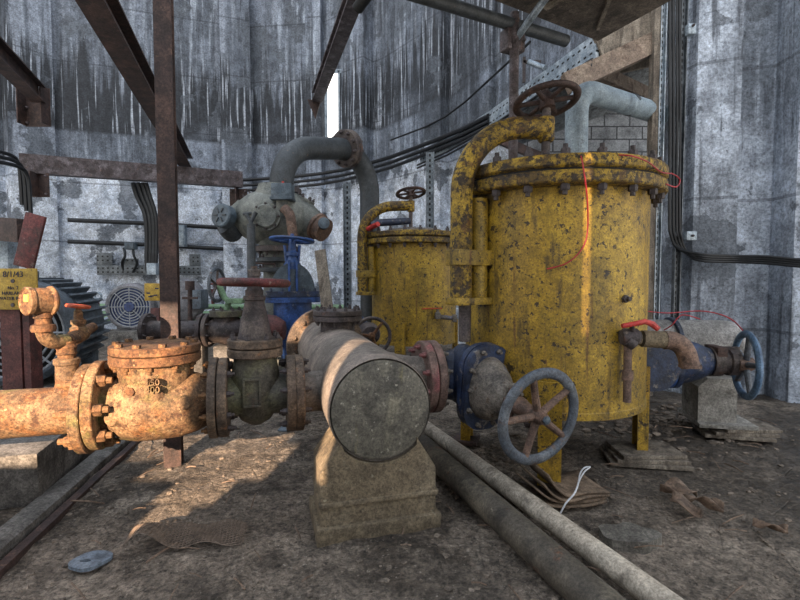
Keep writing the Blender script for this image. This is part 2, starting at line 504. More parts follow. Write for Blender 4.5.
def fillet(pts, rad, k=8):
    pts = [V(p) for p in pts]
    out = [pts[0]]
    for i in range(1, len(pts) - 1):
        a, b, c = pts[i - 1], pts[i], pts[i + 1]
        d1 = (a - b).normalized(); d2 = (c - b).normalized()
        ang = d1.angle(d2)
        if ang > 3.1:
            out.append(b); continue
        L = rad / math.tan(ang / 2)
        L = min(L, (a - b).length * .49 if i > 1 else (a - b).length * .98, (c - b).length * .49 if i < len(pts) - 2 else (c - b).length * .98)
        r = L * math.tan(ang / 2)
        cen = b + (d1 + d2).normalized() * (r / math.sin(ang / 2))
        p1 = b + d1 * L; p2 = b + d2 * L
        v1 = p1 - cen; v2 = p2 - cen
        tot = v1.angle(v2)
        for q in range(k + 1):
            t = q / k
            out.append(cen + (v1 * math.sin((1 - t) * tot) + v2 * math.sin(t * tot)) / math.sin(tot))
    out.append(pts[-1])
    return out


def thing(name, label, cat, loc, group=None):
    o = bpy.data.objects.new(name, None)
    o.empty_display_size = .1
    COL.objects.link(o)
    o.location = V(loc)
    tag(o, label, cat, group)
    return o


def tag(o, label, cat, group=None, kind=None):
    o['label'] = label
    o['category'] = cat
    if group:
        o['group'] = group
    if kind:
        o['kind'] = kind
    return o


def struct(o, kind='structure'):
    o['kind'] = kind
    return o


def root_of(o):
    while o.parent:
        o = o.parent
    return o


def bolts(parent, pts, d, r, mat='iron', h=None, nut=True, name='bolt'):
    """one hex bolt mesh, one linked object per bolt"""
    h = h or r * 1.3
    mb = MB()
    u, v, w = frame(d)
    mb.lathe([(-.002, r), (h * .85, r), (h, r * .85)], (0, 0, 0), d, 6)
    if nut:
        mb.cyl(w * (h * .8), w * (h * 1.7), r * .55, n=8)
    src = mb.build(name, mat, None, loc=(0, 0, 0))
    base = V(root_of(parent).location)
    for i, p in enumerate(pts):
        o = src if i == 0 else src.copy()
        if i:
            COL.objects.link(o)
        o.parent = parent
        o.location = V(p) - base
    return src


def circ(p, d, R, n, ph=0.0):
    u, v, w = frame(d)
    return [V(p) + (u * math.cos(2 * PI * i / n + ph) + v * math.sin(2 * PI * i / n + ph)) * R for i in range(n)]


def flange(parent, p, d, R, t, mat, nb=8, br=.014, bmat='iron', ri=0.02, pcd=.84, sides=(1,), name='flange', ph=.3):
    """flange disc starting at p, thickness t along d, bolts on the chosen sides"""
    f = MB().ring(p, d, R, ri, t).build(name, mat, parent)
    d = V(d).normalized()
    for sd in sides:
        if nb:
            q = V(p) + d * (t if sd > 0 else 0)
            bolts(f, circ(q, d, R * pcd, nb, ph), d * sd, br, bmat)
    return f


def handwheel(parent, c, ax, R, r, mat, spoke_mat, hub_mat, ns=5, ph=.3, hubr=.03, hubh=.05, flat=.6, spr=None, dish=0.0, text=None):
    ax = V(ax).normalized()
    c = V(c)
    w = MB().torus(c, ax, R - r, r, sq=flat).build('handwheel', mat, parent)
    u, v, q = frame(ax)
    spr = spr or r * .75
    for i in range(ns):
        a = ph + 2 * PI * i / ns
        o = u * math.cos(a) + v * math.sin(a)
        MB().tube([c + o * (hubr * .6) - ax * dish, c + o * (R * .5) - ax * dish * .7, c + o * (R - r * 1.2)], [spr * 1.15, spr, spr * .95], 10).build('spoke', spoke_mat, w)
    h = MB().lathe([(-hubh * .5, hubr * 1.1), (hubh * .3, hubr), (hubh * .5, hubr * .8)], c - ax * dish, ax, 20)
    h.build('hub', hub_mat, w)
    MB().lathe([(0, hubr * .55), (hubh * .3, hubr * .55), (hubh * .35, hubr * .4)], c - ax * dish + ax * hubh * .5, ax, 6).build('hub_nut', hub_mat, w)
    return w


def text_mesh(txt, size, ext, mat, parent, org, ux, uy, name='lettering', align='CENTER'):
    cu = bpy.data.curves.new('t', 'FONT')
    cu.body = txt
    cu.size = size
    cu.extrude = ext
    cu.align_x = align
    cu.align_y = 'CENTER'
    to = bpy.data.objects.new('t', cu)
    COL.objects.link(to)
    dg = bpy.context.evaluated_depsgraph_get()
    me = bpy.data.meshes.new_from_object(to.evaluated_get(dg))
    bpy.data.objects.remove(to)
    bpy.data.curves.remove(cu)
    me.name = name
    ux = V(ux).normalized(); uy = V(uy).normalized(); uz = ux.cross(uy)
    off = V(root_of(parent).location)
    for v in me.vertices:
        co = v.co.copy()
        v.co = V(org) + ux * co.x + uy * co.y + uz * co.z - off
    me.materials.clear()
    me.materials.append(MT[mat])
    o = bpy.data.objects.new(name, me)
    COL.objects.link(o)
    o.parent = parent
    return o
# ================================================================ SETTING
SUNLIT = [  # x0, x1, z0, z1 at depth y: where the low sun falls
    (-2.1, -.95, .28, .84, 2.0), (-2.1, -1.36, .8, 1.13, 2.0),
    (-1.20, -1.02, .0, .08, 2.05), (-1.26, -.95, .07, .18, 2.05), (-1.50, -.84, .17, .36, 2.05),
    (-.41, -.30, .22, .93, 2.0), (-.97, -.74, .56, .86, 3.9), (.928, .955, .80, 1.70, 2.43),
]
# ---- floor: one uneven mud sheet, finer near the camera
def floor_h(x, y):
    p = V((x, y, 0))
    h = noise.fractal(p * .9, 1.0, 2.0, 5) * .018 + noise.fractal(p * 4 + V((5, 2, 0)), .9, 2.1, 4) * .010
    if y < 5.5:
        h += noise.fractal(p * 11 + V((3, 7, 0)), .8, 2.1, 4) * .010
    return h - .012


mb = MB()
ys = [-3.0, -1.5, -.4] + [.2 + 11.9 * (i / 330) ** 1.9 for i in range(331)]
grid = []
for y in ys:
    hw_ = max(3.0, 1.3 * y + 1.2)
    grid.append([mb.bm.verts.new((x, y, floor_h(x, y))) for x in [-hw_ + 2 * hw_ * i / 430 for i in range(431)]])
for j in range(len(ys) - 1):
    for i in range(430):
        mb.bm.faces.new((grid[j][i], grid[j][i + 1], grid[j + 1][i + 1], grid[j + 1][i]))
floor = struct(mb.build('floor', 'floor', None, (0, 0, 0), ang=180))

# ---- tower wall: facets on a ring, open overhead, with piers
HT = 9.0
RING = [(-10.5, 5.2), (-7.2, 9.7), (-3.5, 10.95), (-1.7, 10.75), (-.35, 9.75), (.75, 8.3), (1.35, 7.0)]


def wall_seg(mb, a, b, z0, z1, t=.35):
    a = V((a[0], a[1], 0)); b = V((b[0], b[1], 0))
    d = (b - a).normalized()
    nrm = V((-d.y, d.x, 0))
    mb.prism([(0, z0), ((b - a).length, z0), ((b - a).length, z1), (0, z1)], a, d, UP, nrm * t)


mb = MB()
for a, b in zip(RING, RING[1:]):
    wall_seg(mb, a, b, -.1, HT)
# above the opening
wall_seg(mb, (1.35, 7.0), (1.95, 4.6), 3.35, HT, .25)
wall_seg(mb, (1.95, 4.6), (2.70, 4.55), 3.75, HT, .25)


def pier(mb, p, along, w, t, z0=-.1, z1=HT):
    along = V((along[0], along[1], 0)).normalized()
    n = V((along.y, -along.x, 0))
    mb.box(V((p[0], p[1], (z0 + z1) / 2)) + n * (t / 2 - .05), (w, t + .1, z1 - z0), (along, -n, UP), .02)


def on_ring(px):
    """point of the ring wall seen in this column, and the wall's direction there"""
    u = (px - 400) / F
    for a, b in zip(RING, RING[1:]):
        # a + t(b-a) = s(u,1)
        dx, dy = b[0] - a[0], b[1] - a[1]
        den = dx - u * dy
        t = (u * a[1] - a[0]) / den
        if -1e-6 <= t <= 1 + 1e-6:
            return (a[0] + t * dx, a[1] + t * dy), (dx, dy)
    return None


for px, w, t in ((33, .75, .3), (239, .62, .34), (318, .34, .25), (367, .36, .3), (441, .42, .22), (489, .25, .12)):
    p, d = on_ring(px)
    pier(mb, p, d, w, t)
wall_back = struct(mb.build('wall_back', 'wall', None, (0, 0, 0)))

# ---- right wall with its piers, plus a recess added for a shaded stripe
mb = MB()
RW = [(2.42, 4.78), (2.98, 4.60), (3.02, 4.42), (3.36, 4.28), (3.30, 4.12), (4.6, 3.55)]
pts = [(2.62, 4.9), (2.55, 4.62), (2.66, 4.52), (2.68, 4.42), (3.00, 4.30), (3.06, 4.56), (3.42, 4.46), (3.40, 4.16), (3.60, 4.08), (5.2, 3.45)]
back = [(5.4, 4.6), (2.95, 5.2)]
mb.prism(pts + back, (0, 0, -.1), (1, 0, 0), (0, 1, 0), (0, 0, HT))
wall_right = struct(mb.build('wall_right', 'wallr', None, (0, 0, 0)))

# ---- unseen wall added behind the viewer, openings cut to shape the sun patches
LAMP = V((-2.15, -5.9, 3.05))
YW = -1.0


def proj(x, y, z):
    t = (YW - LAMP.y) / (y - LAMP.y)
    return LAMP.x + (x - LAMP.x) * t, LAMP.z + (z - LAMP.z) * t


HOLES = []
for x0, x1, z0, z1, y in SUNLIT:
    a = proj(x0, y, z0); b = proj(x1, y, z1)
    HOLES.append((a[0], b[0], a[1], b[1]))
mb = MB()
xs = sorted({-4.2, .9} | {h[0] for h in HOLES} | {h[1] for h in HOLES})
zs = sorted({-.1, 3.9} | {h[2] for h in HOLES} | {h[3] for h in HOLES})
for k in range(len(zs) - 1):
    run = None
    for i in range(len(xs) - 1):
        xm, zm = (xs[i] + xs[i + 1]) / 2, (zs[k] + zs[k + 1]) / 2
        hole = any(h[0] < xm < h[1] and h[2] < zm < h[3] for h in HOLES)
        if not hole:
            mb.box((xm, YW, zm), (xs[i + 1] - xs[i] + .002, .02, zs[k + 1] - zs[k] + .002))
sun_mask_wall = struct(mb.build('sun_mask_wall', 'wallr', None, (0, 0, 0)))

# ---- slit window in the tower wall
p, d = on_ring(337)
Y = p[1] - .04
a0 = W(328, 142, Y); a1 = W(345, 74, Y)
wn = bpy.data.objects.new('window_1', None); COL.objects.link(wn); wn.location = (a0.x, Y, a0.z); struct(wn)
MB().box(((a0.x + a1.x) / 2, Y, (a0.z + a1.z) / 2), (abs(a1.x - a0.x), .03, a1.z - a0.z)).build('pane', 'pane', wn)
mb = MB()
for x in (a0.x - .03, a1.x + .03, a0.x + (a1.x - a0.x) * .66):
    mb.box((x, Y - .02, (a0.z + a1.z) / 2), (.06 if x != a0.x + (a1.x - a0.x) * .66 else .04, .08, a1.z - a0.z + .1))
mb.box(((a0.x + a1.x) / 2, Y - .02, a1.z + .04), (abs(a1.x - a0.x) + .1, .08, .08))
mb.build('window_frame', 'galv', wn)

# ---- boarded deck overhead (right)
q = [W(497, 0, 3.30), W(597, 41, 3.95), W(660, 8, 3.5)]
z = 3.05
A_, B_, C_ = G(494, 0, z), G(598, 41, z), G(668, 2, z)
A2 = A_ + (A_ - B_) * 1.2
C2 = C_ + (C_ - B_) * .8
poly = [(p.x, p.y) for p in (A2, A_, B_, C_, C2)] + [(2.6, .9), (.2, .9)]
mb = MB()
mb.prism(poly, (0, 0, z), (1, 0, 0), (0, 1, 0), (0, 0, .09))
ceiling = struct(mb.build('ceiling', 'deck', None, None))
mb = MB()
mb.beam((1.05, 3.57, z - .012), (2.0, 2.2, z - .012), [(-.02, -.012), (.02, -.012), (.02, .012), (-.02, .012)])
mb.beam((1.55, 3.86, z - .012), (1.15, 1.9, z - .012), [(-.012, -.012), (.012, -.012), (.012, .012), (-.012, .012)])
struct(mb.build('trim_1', 'wood', None))

# ---- lean-to beyond the opening: block wall, sloping corrugated roof
mb = MB()
def rz(x):
    return 3.25 + .35 * (x - 1.5)
mb.prism([(1.3, -.1), (5.6, -.1), (5.6, rz(5.6)), (1.3, rz(1.3))], (0, 8.6, 0), (1, 0, 0), UP, (0, .2, 0))
struct(mb.build('wall_shed', 'block', None, (0, 0, 0)))
mb = MB()
n = 90
sec = []
for i in range(n + 1):
    y = 4.72 + 4.05 * i / n
    sec.append((y, .035 * math.cos(i * PI / 2)))
va = []; vb = []
for y, dz in sec:
    x0 = 1.35 + .6 * (7 - y) / 2.4 + .14 if y < 7 else 1.62
    va.append((mb.bm.verts.new((x0, y, rz(x0) + dz)), mb.bm.verts.new((5.6, y, rz(5.6) + dz))))
for a, b in zip(va, va[1:]):
    mb.bm.faces.new((a[0], a[1], b[1], b[0]))
o = mb.build('ceiling_shed', 'corr', None, (0, 0, 0), ang=60)
md = o.modifiers.new('thick', 'SOLIDIFY'); md.thickness = .008
struct(o)
# floor of the lean-to is the same mud floor

# ---- jamb post of the opening
mb = MB()
a = W(656.5, 8, 4.45)
mb.box((a.x, 4.45, 1.75), (.07, .09, 3.6), None, .006)
struct(mb.build('door_1_jamb', 'wood', None))

# ================================================================ LIGHT
w = bpy.data.worlds.new('sky'); SC.world = w
w.use_nodes = True
nt = w.node_tree
bg = nt.nodes['Background']
tcw = nt.nodes.new('ShaderNodeTexCoord')
sx = nt.nodes.new('ShaderNodeSeparateXYZ')
nt.links.new(tcw.outputs['Generated'], sx.inputs[0])
cr = nt.nodes.new('ShaderNodeValToRGB')
cr.color_ramp.elements[0].position = 0.0; cr.color_ramp.elements[0].color = (.92, .86, .78, 1)
cr.color_ramp.elements[1].position = .7; cr.color_ramp.elements[1].color = (.80, .88, 1.0, 1)
nt.links.new(sx.outputs[2], cr.inputs[0])
nt.links.new(cr.outputs[0], bg.inputs[0])
bg.inputs[1].default_value = 1.75

sl = bpy.data.lights.new('low_sun', 'SPOT')
sl.energy = 16500
sl.color = (1.0, .72, .49)
sl.shadow_soft_size = .03
sl.spot_size = math.radians(34)
sl.spot_blend = .1
so = bpy.data.objects.new('low_sun', sl); COL.objects.link(so)
so.location = LAMP
so.rotation_euler = (V((-1.0, 2.3, .7)) - LAMP).to_track_quat('-Z', 'Y').to_euler()

SC.view_settings.view_transform = 'Standard'
SC.view_settings.look = 'None'
SC.view_settings.gamma = 1
SC.view_settings.use_curve_mapping = False
SC.view_settings.exposure = 0.18
# ================================================================ FRONT PIPEWORK
HA = V((-.08, 2.03, .53))            # centre of the header's end plate
HR = .226


def hp(s, r=0.0, z=0.0):
    """s along the header, r to the left of its axis"""
    return HA + E2 * s - E1 * r + UP * z


# ---- header pipe
hd = thing('header_pipe', 'large dusty grey horizontal pipe with a round blank end facing the viewer', 'pipe', (HA.x, HA.y, HA.z - HR))
MB().lathe([(.02, HR - .012), (.0, HR - .004), (.012, HR), (2.0, HR), (2.0, HR - .03)], HA, E2, 72).build('pipe_shell', 'header', hd)
MB().lathe([(-.008, 0), (-.008, HR - .03), (-.002, HR - .012), (.03, HR - .012), (.03, 0)], HA, E2, 72).build('end_plate', 'cap', hd)
# left branch
mb = MB().cyl(hp(.42, .12), hp(.42, .33), .10, n=40)
mb.build('branch_pipe', 'header', hd)
flange(hd, hp(.42, .30), -E1, .185, .04, 'brownflange', 10, .014, ri=.08, sides=(-1,))
# right branch: wide nozzle flaring out to a pinkish flange
RB = .60
RBZ = .0
mb = MB().lathe([(.05, .17), (.17, .155), (.24, .135), (.32, .12), (.40, .12)], hp(RB, 0, RBZ), E1, 48)
mb.build('branch_pipe', 'header', hd)
flange(hd, hp(RB, -.37, RBZ), E1, .205, .045, 'pinkflange', 10, .017, 'pinkflange', ri=.11, sides=(-1,))
# top nozzle with blind flange
tp = hp(1.28, .0)
MB().cyl(tp + UP * .17, tp + UP * .285, .115, n=36).build('nozzle', 'iron', hd)
f = MB().ring(tp + UP * .27, UP, .165, .1, .035).build('flange', 'iron', hd)
f2 = MB().disc(tp + UP * .308, UP, .165, .035).build('blind_flange', 'iron', hd)
bolts(f2, circ(tp + UP * .343, UP, .14, 12), UP, .013)
bolts(f, circ(tp + UP * .27, UP, .14, 12), -UP, .013)
# back end flange pair, the nearer one rusty
flange(hd, hp(1.93), E2, .315, .04, 'brownflange', 12, .02, 'brownflange', ri=.2, sides=(-1,))
flange(hd, hp(1.98), E2, .315, .045, 'iron', 0, ri=.02)

# ---- pipe saddle under the header
o0 = hp(.06)
SQ = [(-.27, .0), (.25, .0), (.25, .30), (.12, .43), (.05, .345), (-.05, .345), (-.13, .36), (-.265, .24)]
SQ = [(-.262, -.03), (.245, -.03), (.245, .26), (.155, .40)] + [(.229 * math.sin(a), .53 - .229 * math.cos(a)) for a in [(.75 - .15 * i) for i in range(11)]] + [(-.175, .40), (-.262, .28)]
sdl = thing('pipe_saddle', 'brown concrete support block under the blank end of the large grey pipe', 'concrete block', (o0.x, o0.y, 0))
base = V((o0.x, o0.y, 0)) - E2 * .07
mb = MB().prism(SQ, base, E1, UP, E2 * .30)
mb.build('block', 'conc', sdl, wob=.004, wsc=6)
mb = MB().box(base + E2 * .15 + E1 * -.008 + UP * .145, (.525, .322, .022), (E1, E2, UP), .008)
mb.build('ledge', 'conc', sdl, wob=.006, wsc=9)
mb = MB().box(base + E2 * .15 + E1 * -.008 + UP * .02, (.55, .35, .075), (E1, E2, UP), .012)
mb.build('footing', 'conc', sdl, wob=.008, wsc=9)

# ---- green-grey gate valve with a red handwheel
gz = .53
gc = hp(.42, .522)
gv = thing('gate_valve', 'green-grey cast iron gate valve with an upright stem and red handwheel', 'valve', (gc.x, gc.y, gz - .13))
mb = MB().lathe([(-.145, 0), (-.14, .03), (-.115, .07), (-.06, .105), (.02, .118), (.10, .112), (.17, .1), (.2, .1)], V((gc.x, gc.y, gz)), UP, 40, ux=E1, sq=(1, .92))
mb.cyl(hp(.42, .36), hp(.42, .66), .095, n=36)
mb.build('valve_body', 'greeniron', gv)
flange(gv, hp(.42, .34), -E1, .185, .04, 'brownflange', 10, .015, ri=.07)
flange(gv, hp(.42, .645), -E1, .185, .042, 'brownflange', 10, .015, ri=.07, sides=(-1,))
bz = V((gc.x, gc.y, gz))
flange(gv, bz + UP * .19, UP, .128, .04, 'brownflange', 0, ri=.04)
fb = MB().disc(bz + UP * .235, UP, .128, .04).build('bonnet_flange', 'brownflange', gv)
bolts(fb, circ(bz + UP * .275, UP, .108, 8), UP, .013)
mb = MB().lathe([(.27, .082), (.30, .075), (.40, .056), (.455, .044), (.46, .052), (.475, .052), (.48, .042), (.505, .042), (.51, .036), (.53, .03)], bz, UP, 32)
mb.build('bonnet', 'iron', gv)
hw = handwheel(gv, bz + UP * .54, V((.02, .04, 1)), .17, .02, 'redpaint', 'iron', 'iron', 5, .2, .03, .06, .95)
mb = MB().tube([bz + UP * .5, bz + UP * .62], .015)
mb.lathe([(.57, .03), (.60, .03), (.605, .022)], bz, UP, 6)
mb.build('stem', 'iron', gv)
pl = MB()
fr_c = hp(.42, .537) - E2 * .106 + UP * .035
for dx, dz, sx_, sz_ in ((0, .062, .078, .01), (0, -.062, .078, .01), (.036, 0, .01, .125), (-.036, 0, .01, .125)):
    pl.box(fr_c + E1 * dx + UP * dz, (sx_, .03, sz_), (E1, E2, UP), .002)
pl.box(fr_c + E2 * .006, (.07, .02, .12), (E1, E2, UP))
pl.build('name_plate', 'greeniron', gv)

# ---- orange check valve with a round bolted cover
cz = .515
cc = hp(.42, .955)
cv = thing('check_valve', 'orange rusty check valve with a round bolted top cover', 'valve', (cc.x, cc.y, cz - .15))
c0 = V((cc.x, cc.y, cz))
mb = MB().lathe([(-.26, .105), (-.22, .11), (-.17, .135), (-.10, .153), (0, .158), (.08, .158), (.14, .145), (.18, .115), (.23, .10), (.25, .10)], c0, -E1, 44)
mb.lathe([(-.08, .12), (0, .15), (.12, .155), (.2, .16)], c0 + E1 * .0, UP, 40)
mb.build('valve_body', 'orange', cv, wob=.003, wsc=14)
flange(cv, hp(.42, .692), -E1, .188, .035, 'brownflange', 10, .015, 'orange2', ri=.07)
flange(cv, hp(.42, 1.165), -E1, .195, .042, 'orange', 8, .026, 'orange2', ri=.07, sides=(-1,), ph=.1)
cvz = .715 - cz
flange(cv, c0 + UP * cvz, UP, .19, .04, 'orange2', 10, .015, 'orange2', ri=.1, sides=(-1,), pcd=.86)
fc = MB().disc(c0 + UP * (cvz + .044), UP, .19, .036).build('cover', 'orange2', cv, wob=.0015, wsc=20)
bolts(fc, circ(c0 + UP * (cvz + .08), UP, .16, 10), UP, .017, 'orange2', h=.016, nut=False)
# bosses
fr = -E2
def boss(s_, up, r, h, rr):
    p = hp(.42, s_) + fr * rr + UP * up
    mb = MB().lathe([(-.05, r), (h * .7, r), (h, r * .9), (h, 0)], p, fr + UP * .05, 22)
    mb.build('boss', 'orange', cv)
    return p
boss(.82, .035 - .015, .03, .03, .135)
p = boss(1.03, .095 - .015, .034, .02, .115)
MB().cyl(p + fr * .01, p + fr * .035, .018, n=6).build('plug', 'orange2', cv)
mb = MB().lathe([(-.04, .042), (.03, .042), (.045, .03), (.045, 0)], hp(.42, 1.09) + fr * .1 - UP * .03, fr - E1 * .5, 20)
mb.build('boss', 'orange', cv)
for i, (t_, up_) in enumerate((('150', .118), ('400', .086))):
    text_mesh(t_, .038, .012, 'orange', cv, hp(.42, .935) + fr * .177 + UP * (up_ + .005), E1, UP)

# ---- orange pipe at the left with its tee riser
lp = thing('orange_pipe', 'orange rusty horizontal pipe entering at the left with an upright tee nipple', 'pipe', hp(.42, 1.5) - UP * .11)
MB().cyl(hp(.42, 1.24, -.015), hp(.42, 2.6, -.015), .102, n=44).build('pipe_shell', 'orange', lp)
flange(lp, hp(.42, 1.212, -.012), -E1, .195, .042, 'orange', 8, .024, 'orange2', ri=.09, sides=(1,), ph=.1)
rp = hp(.42, 1.31, -.015)
mb = MB().lathe([(.08, .058), (.12, .045), (.2, .044), (.205, .05), (.225, .05), (.23, .044)], rp, UP, 28)
mb.build('nipple', 'orange', lp)
RT = W(65, 341, rp.y)
mb = MB()
hgt = RT.z - rp.z
mb.lathe([(.22, .034), (.245, .034), (.25, .04), (.262, .036), (.28, .041), (.292, .036), (.305, .041), (hgt - .02, .03), (hgt, .03)], rp, UP, 22)
mb.build('coupling', 'orange2', lp)

# gauge with its elbow
EL = W(44, 343, rp.y - .10)
VL = W(79, 335, rp.y + .16)
TE = V((rp.x, rp.y, RT.z))
gt = W(43.5, 312, rp.y - .10)
pg = thing('pressure_gauge', 'small rusty round pressure gauge on a bent pipe above the orange pipe', 'gauge', (EL.x, EL.y, EL.z - .04))
MB().tube(fillet([TE, EL, V((EL.x, EL.y, gt.z - .05))], .06, 8), .03, 18).build('elbow', 'orange', pg)
mb = MB()
q = V((EL.x, EL.y, EL.z))
mb.lathe([(.048, .043), (.06, .046), (.075, .043), (.08, .03), (.1, .028), (.105, .034), (.125, .034), (.13, .024), (.17, .022)], q, UP, 20)
mb.build('union', 'orange2', pg)
ga = V((-.50, -.86, .03)).normalized()
gctr = W(44.5, 301, rp.y - .10)
MB().lathe([(-.035, 0), (-.035, .052), (-.03, .056), (-.024, .062), (-.018, .062), (-.012, .054), (.045, .054), (.05, .058), (.066, .058), (.07, .053), (.062, .048)], gctr, ga, 40).build('gauge_body', 'orange', pg)
MB().disc(gctr + ga * .058, ga, .05, .006).build('dial', 'orange2', pg)
gu, gvv, _ = frame(ga)
MB().box(gctr + ga * .065 + gvv * .012, (.035, .028, .003), (gu, gvv, ga)).build('label', 'label', pg)

# small angle valve with orange handle
sv = thing('small_valve', 'small upright valve with an orange-red round handle beside the gauge', 'valve', (VL.x, VL.y, VL.z - .03))
EN = W(93, 327, rp.y + .30)
mb = MB().tube([TE, VL, EN], [.028, .03, .022], 18)
mb.lathe([(-.035, .036), (.03, .036)], VL - (EN - VL).normalized() * .0, (EN - VL), 18)
mb.build('valve_body', 'orange2', sv)
mb = MB().lathe([(0, .034), (.035, .036), (.04, .028), (.05, .026), (.052, .032), (.07, .032), (.075, .02), (.115, .017), (.118, .012), (.135, .012)], VL, UP, 20)
mb.build('bonnet', 'orange', sv)
hwc = VL + UP * .135
MB().torus(hwc, V((.1, .1, 1)), .043, .009, 30, 8).build('handle', 'handle', sv)
MB().box(hwc, (.085, .014, .008), (V((1, 0, 0)), V((0, 1, 0)), UP)).box(hwc, (.014, .085, .008)).build('spoke', 'handle', sv)

# ---- gate valve lying towards the viewer, right of the header
ln = lambda t, z=0.0: hp(RB, -t, RBZ + z)       # along the branch line to the tank
vv = thing('sideways_gate_valve', 'dusty blue gate valve lying on its side with a grey handwheel facing the viewer', 'valve', ln(.62) - UP * .2)
flange(vv, ln(.42), E1, .205, .045, 'pinkflange', 10, .017, 'dustgrey', ri=.1)
MB().cyl(ln(.45), ln(.62), .125, n=36).build('neck_pipe', 'dustgrey', vv)
VC = ln(.63)
mb = MB().lathe([(-.13, .13), (-.05, .15), (.06, .15), (.15, .13)], VC, E1, 36)
mb.lathe([(.0, .15), (.12, .15), (.2, .14)], VC, -E2, 36, ux=UP, sq=(1.2, .75))
mb.build('valve_body', 'blue', vv)
flange(vv, ln(.765), E1, .2, .04, 'blue', 10, .016, 'blue', ri=.1, sides=(-1,))
AX = (W(549, 416, 1.98) - (VC - E2 * .17)); AX.z = 0
AX = V((.43, -.89, -.12)).normalized()
u2, v2, _ = frame(AX)
def rrect(w_, h_, r_, k=6):
    out = []
    for cx, cy, a0_ in ((w_ - r_, h_ - r_, 0), (-w_ + r_, h_ - r_, PI / 2), (-w_ + r_, -h_ + r_, PI), (w_ - r_, -h_ + r_, 1.5 * PI)):
        for i in range(k + 1):
            a_ = a0_ + PI / 2 * i / k
            out.append((cx + r_ * math.cos(a_), cy + r_ * math.sin(a_)))
    return out
B0 = VC + AX * .17
fa = MB().prism(rrect(.14, .235, .12), B0, u2, v2, AX * .035).build('bonnet_flange', 'blue', vv)
MB().prism(rrect(.132, .228, .115), B0 + AX * .035, u2, v2, AX * .008).build('gasket', 'dustgrey', vv)
fb = MB().prism(rrect(.14, .235, .12), B0 + AX * .043, u2, v2, AX * .035).build('bonnet_flange', 'blue', vv)
bp = [B0 + AX * .078 + u2 * x_ + v2 * y_ for x_, y_ in ((.115, .11), (-.115, .11), (.115, -.11), (-.115, -.11), (.115, 0), (-.115, 0), (.05, .2), (-.05, .2), (.05, -.2), (-.05, -.2))]
bolts(fb, bp, AX, .014, 'dustgrey')
mb = MB()
B1 = B0 + AX * .078
prof = [(0, .12, .175), (.05, .11, .165), (.11, .085, .13), (.16, .06, .085), (.19, .05, .06)]
rings = []
nn = 36
for t_, a_, b_ in prof:
    rings.append([mb.bm.verts.new(B1 + AX * t_ + u2 * (a_ * math.cos(2 * PI * i / nn)) + v2 * (b_ * math.sin(2 * PI * i / nn))) for i in range(nn)])
for a_, b_ in zip(rings, rings[1:]):
    for i in range(nn):
        j = (i + 1) % nn
        mb.bm.faces.new((a_[i], a_[j], b_[j], b_[i]))
mb.bm.faces.new(rings[0]); mb.bm.faces.new(rings[-1])
mb.build('bonnet', 'dustgrey', vv)
g0 = B1 + AX * .17
gl = MB().box(g0 + AX * .015, (.085, .17, .03), (u2, v2, AX), .008).build('gland_plate', 'dustgrey', vv)
g2 = MB().box(g0 + AX * .055, (.075, .16, .028), (u2, v2, AX), .008).build('gland_plate', 'spoke', vv)
bolts(g2, [g0 + AX * .07 + v2 * .06, g0 + AX * .07 - v2 * .06], AX, .016, 'dustgrey')
MB().lathe([(.0, .05), (.1, .045), (.14, .034), (.2, .03), (.27, .026)], g0, AX, 24).build('stem', 'spoke', vv)
WC = g0 + AX * .235
hw = handwheel(vv, WC, AX, .236, .026, 'wheelgrey', 'spoke', 'spoke', 5, .62, .036, .07, .75, .017, .01)
MB().lathe([(.04, .02), (.052, .02), (.055, .015), (.055, 0)], WC, AX, 6).build('stem_end', 'slate', vv)

# ---- steel column
pb = G(174, 461)
pc = thing('steel_column', 'slim upright brown steel column standing behind the orange valve', 'column', (pb.x, pb.y, -.01))
hs = .047
I = [(-hs, -hs), (hs, -hs), (hs, -hs + .012), (.008, -hs + .012), (.008, hs - .012), (hs, hs - .012), (hs, hs), (-hs, hs), (-hs, hs - .012), (-.008, hs - .012), (-.008, -hs + .012), (-hs, -hs + .012)]
MB().prism(I, (pb.x, pb.y, -.02), E1, E2, (0, 0, 4.2)).build('shaft', 'rust', pc)
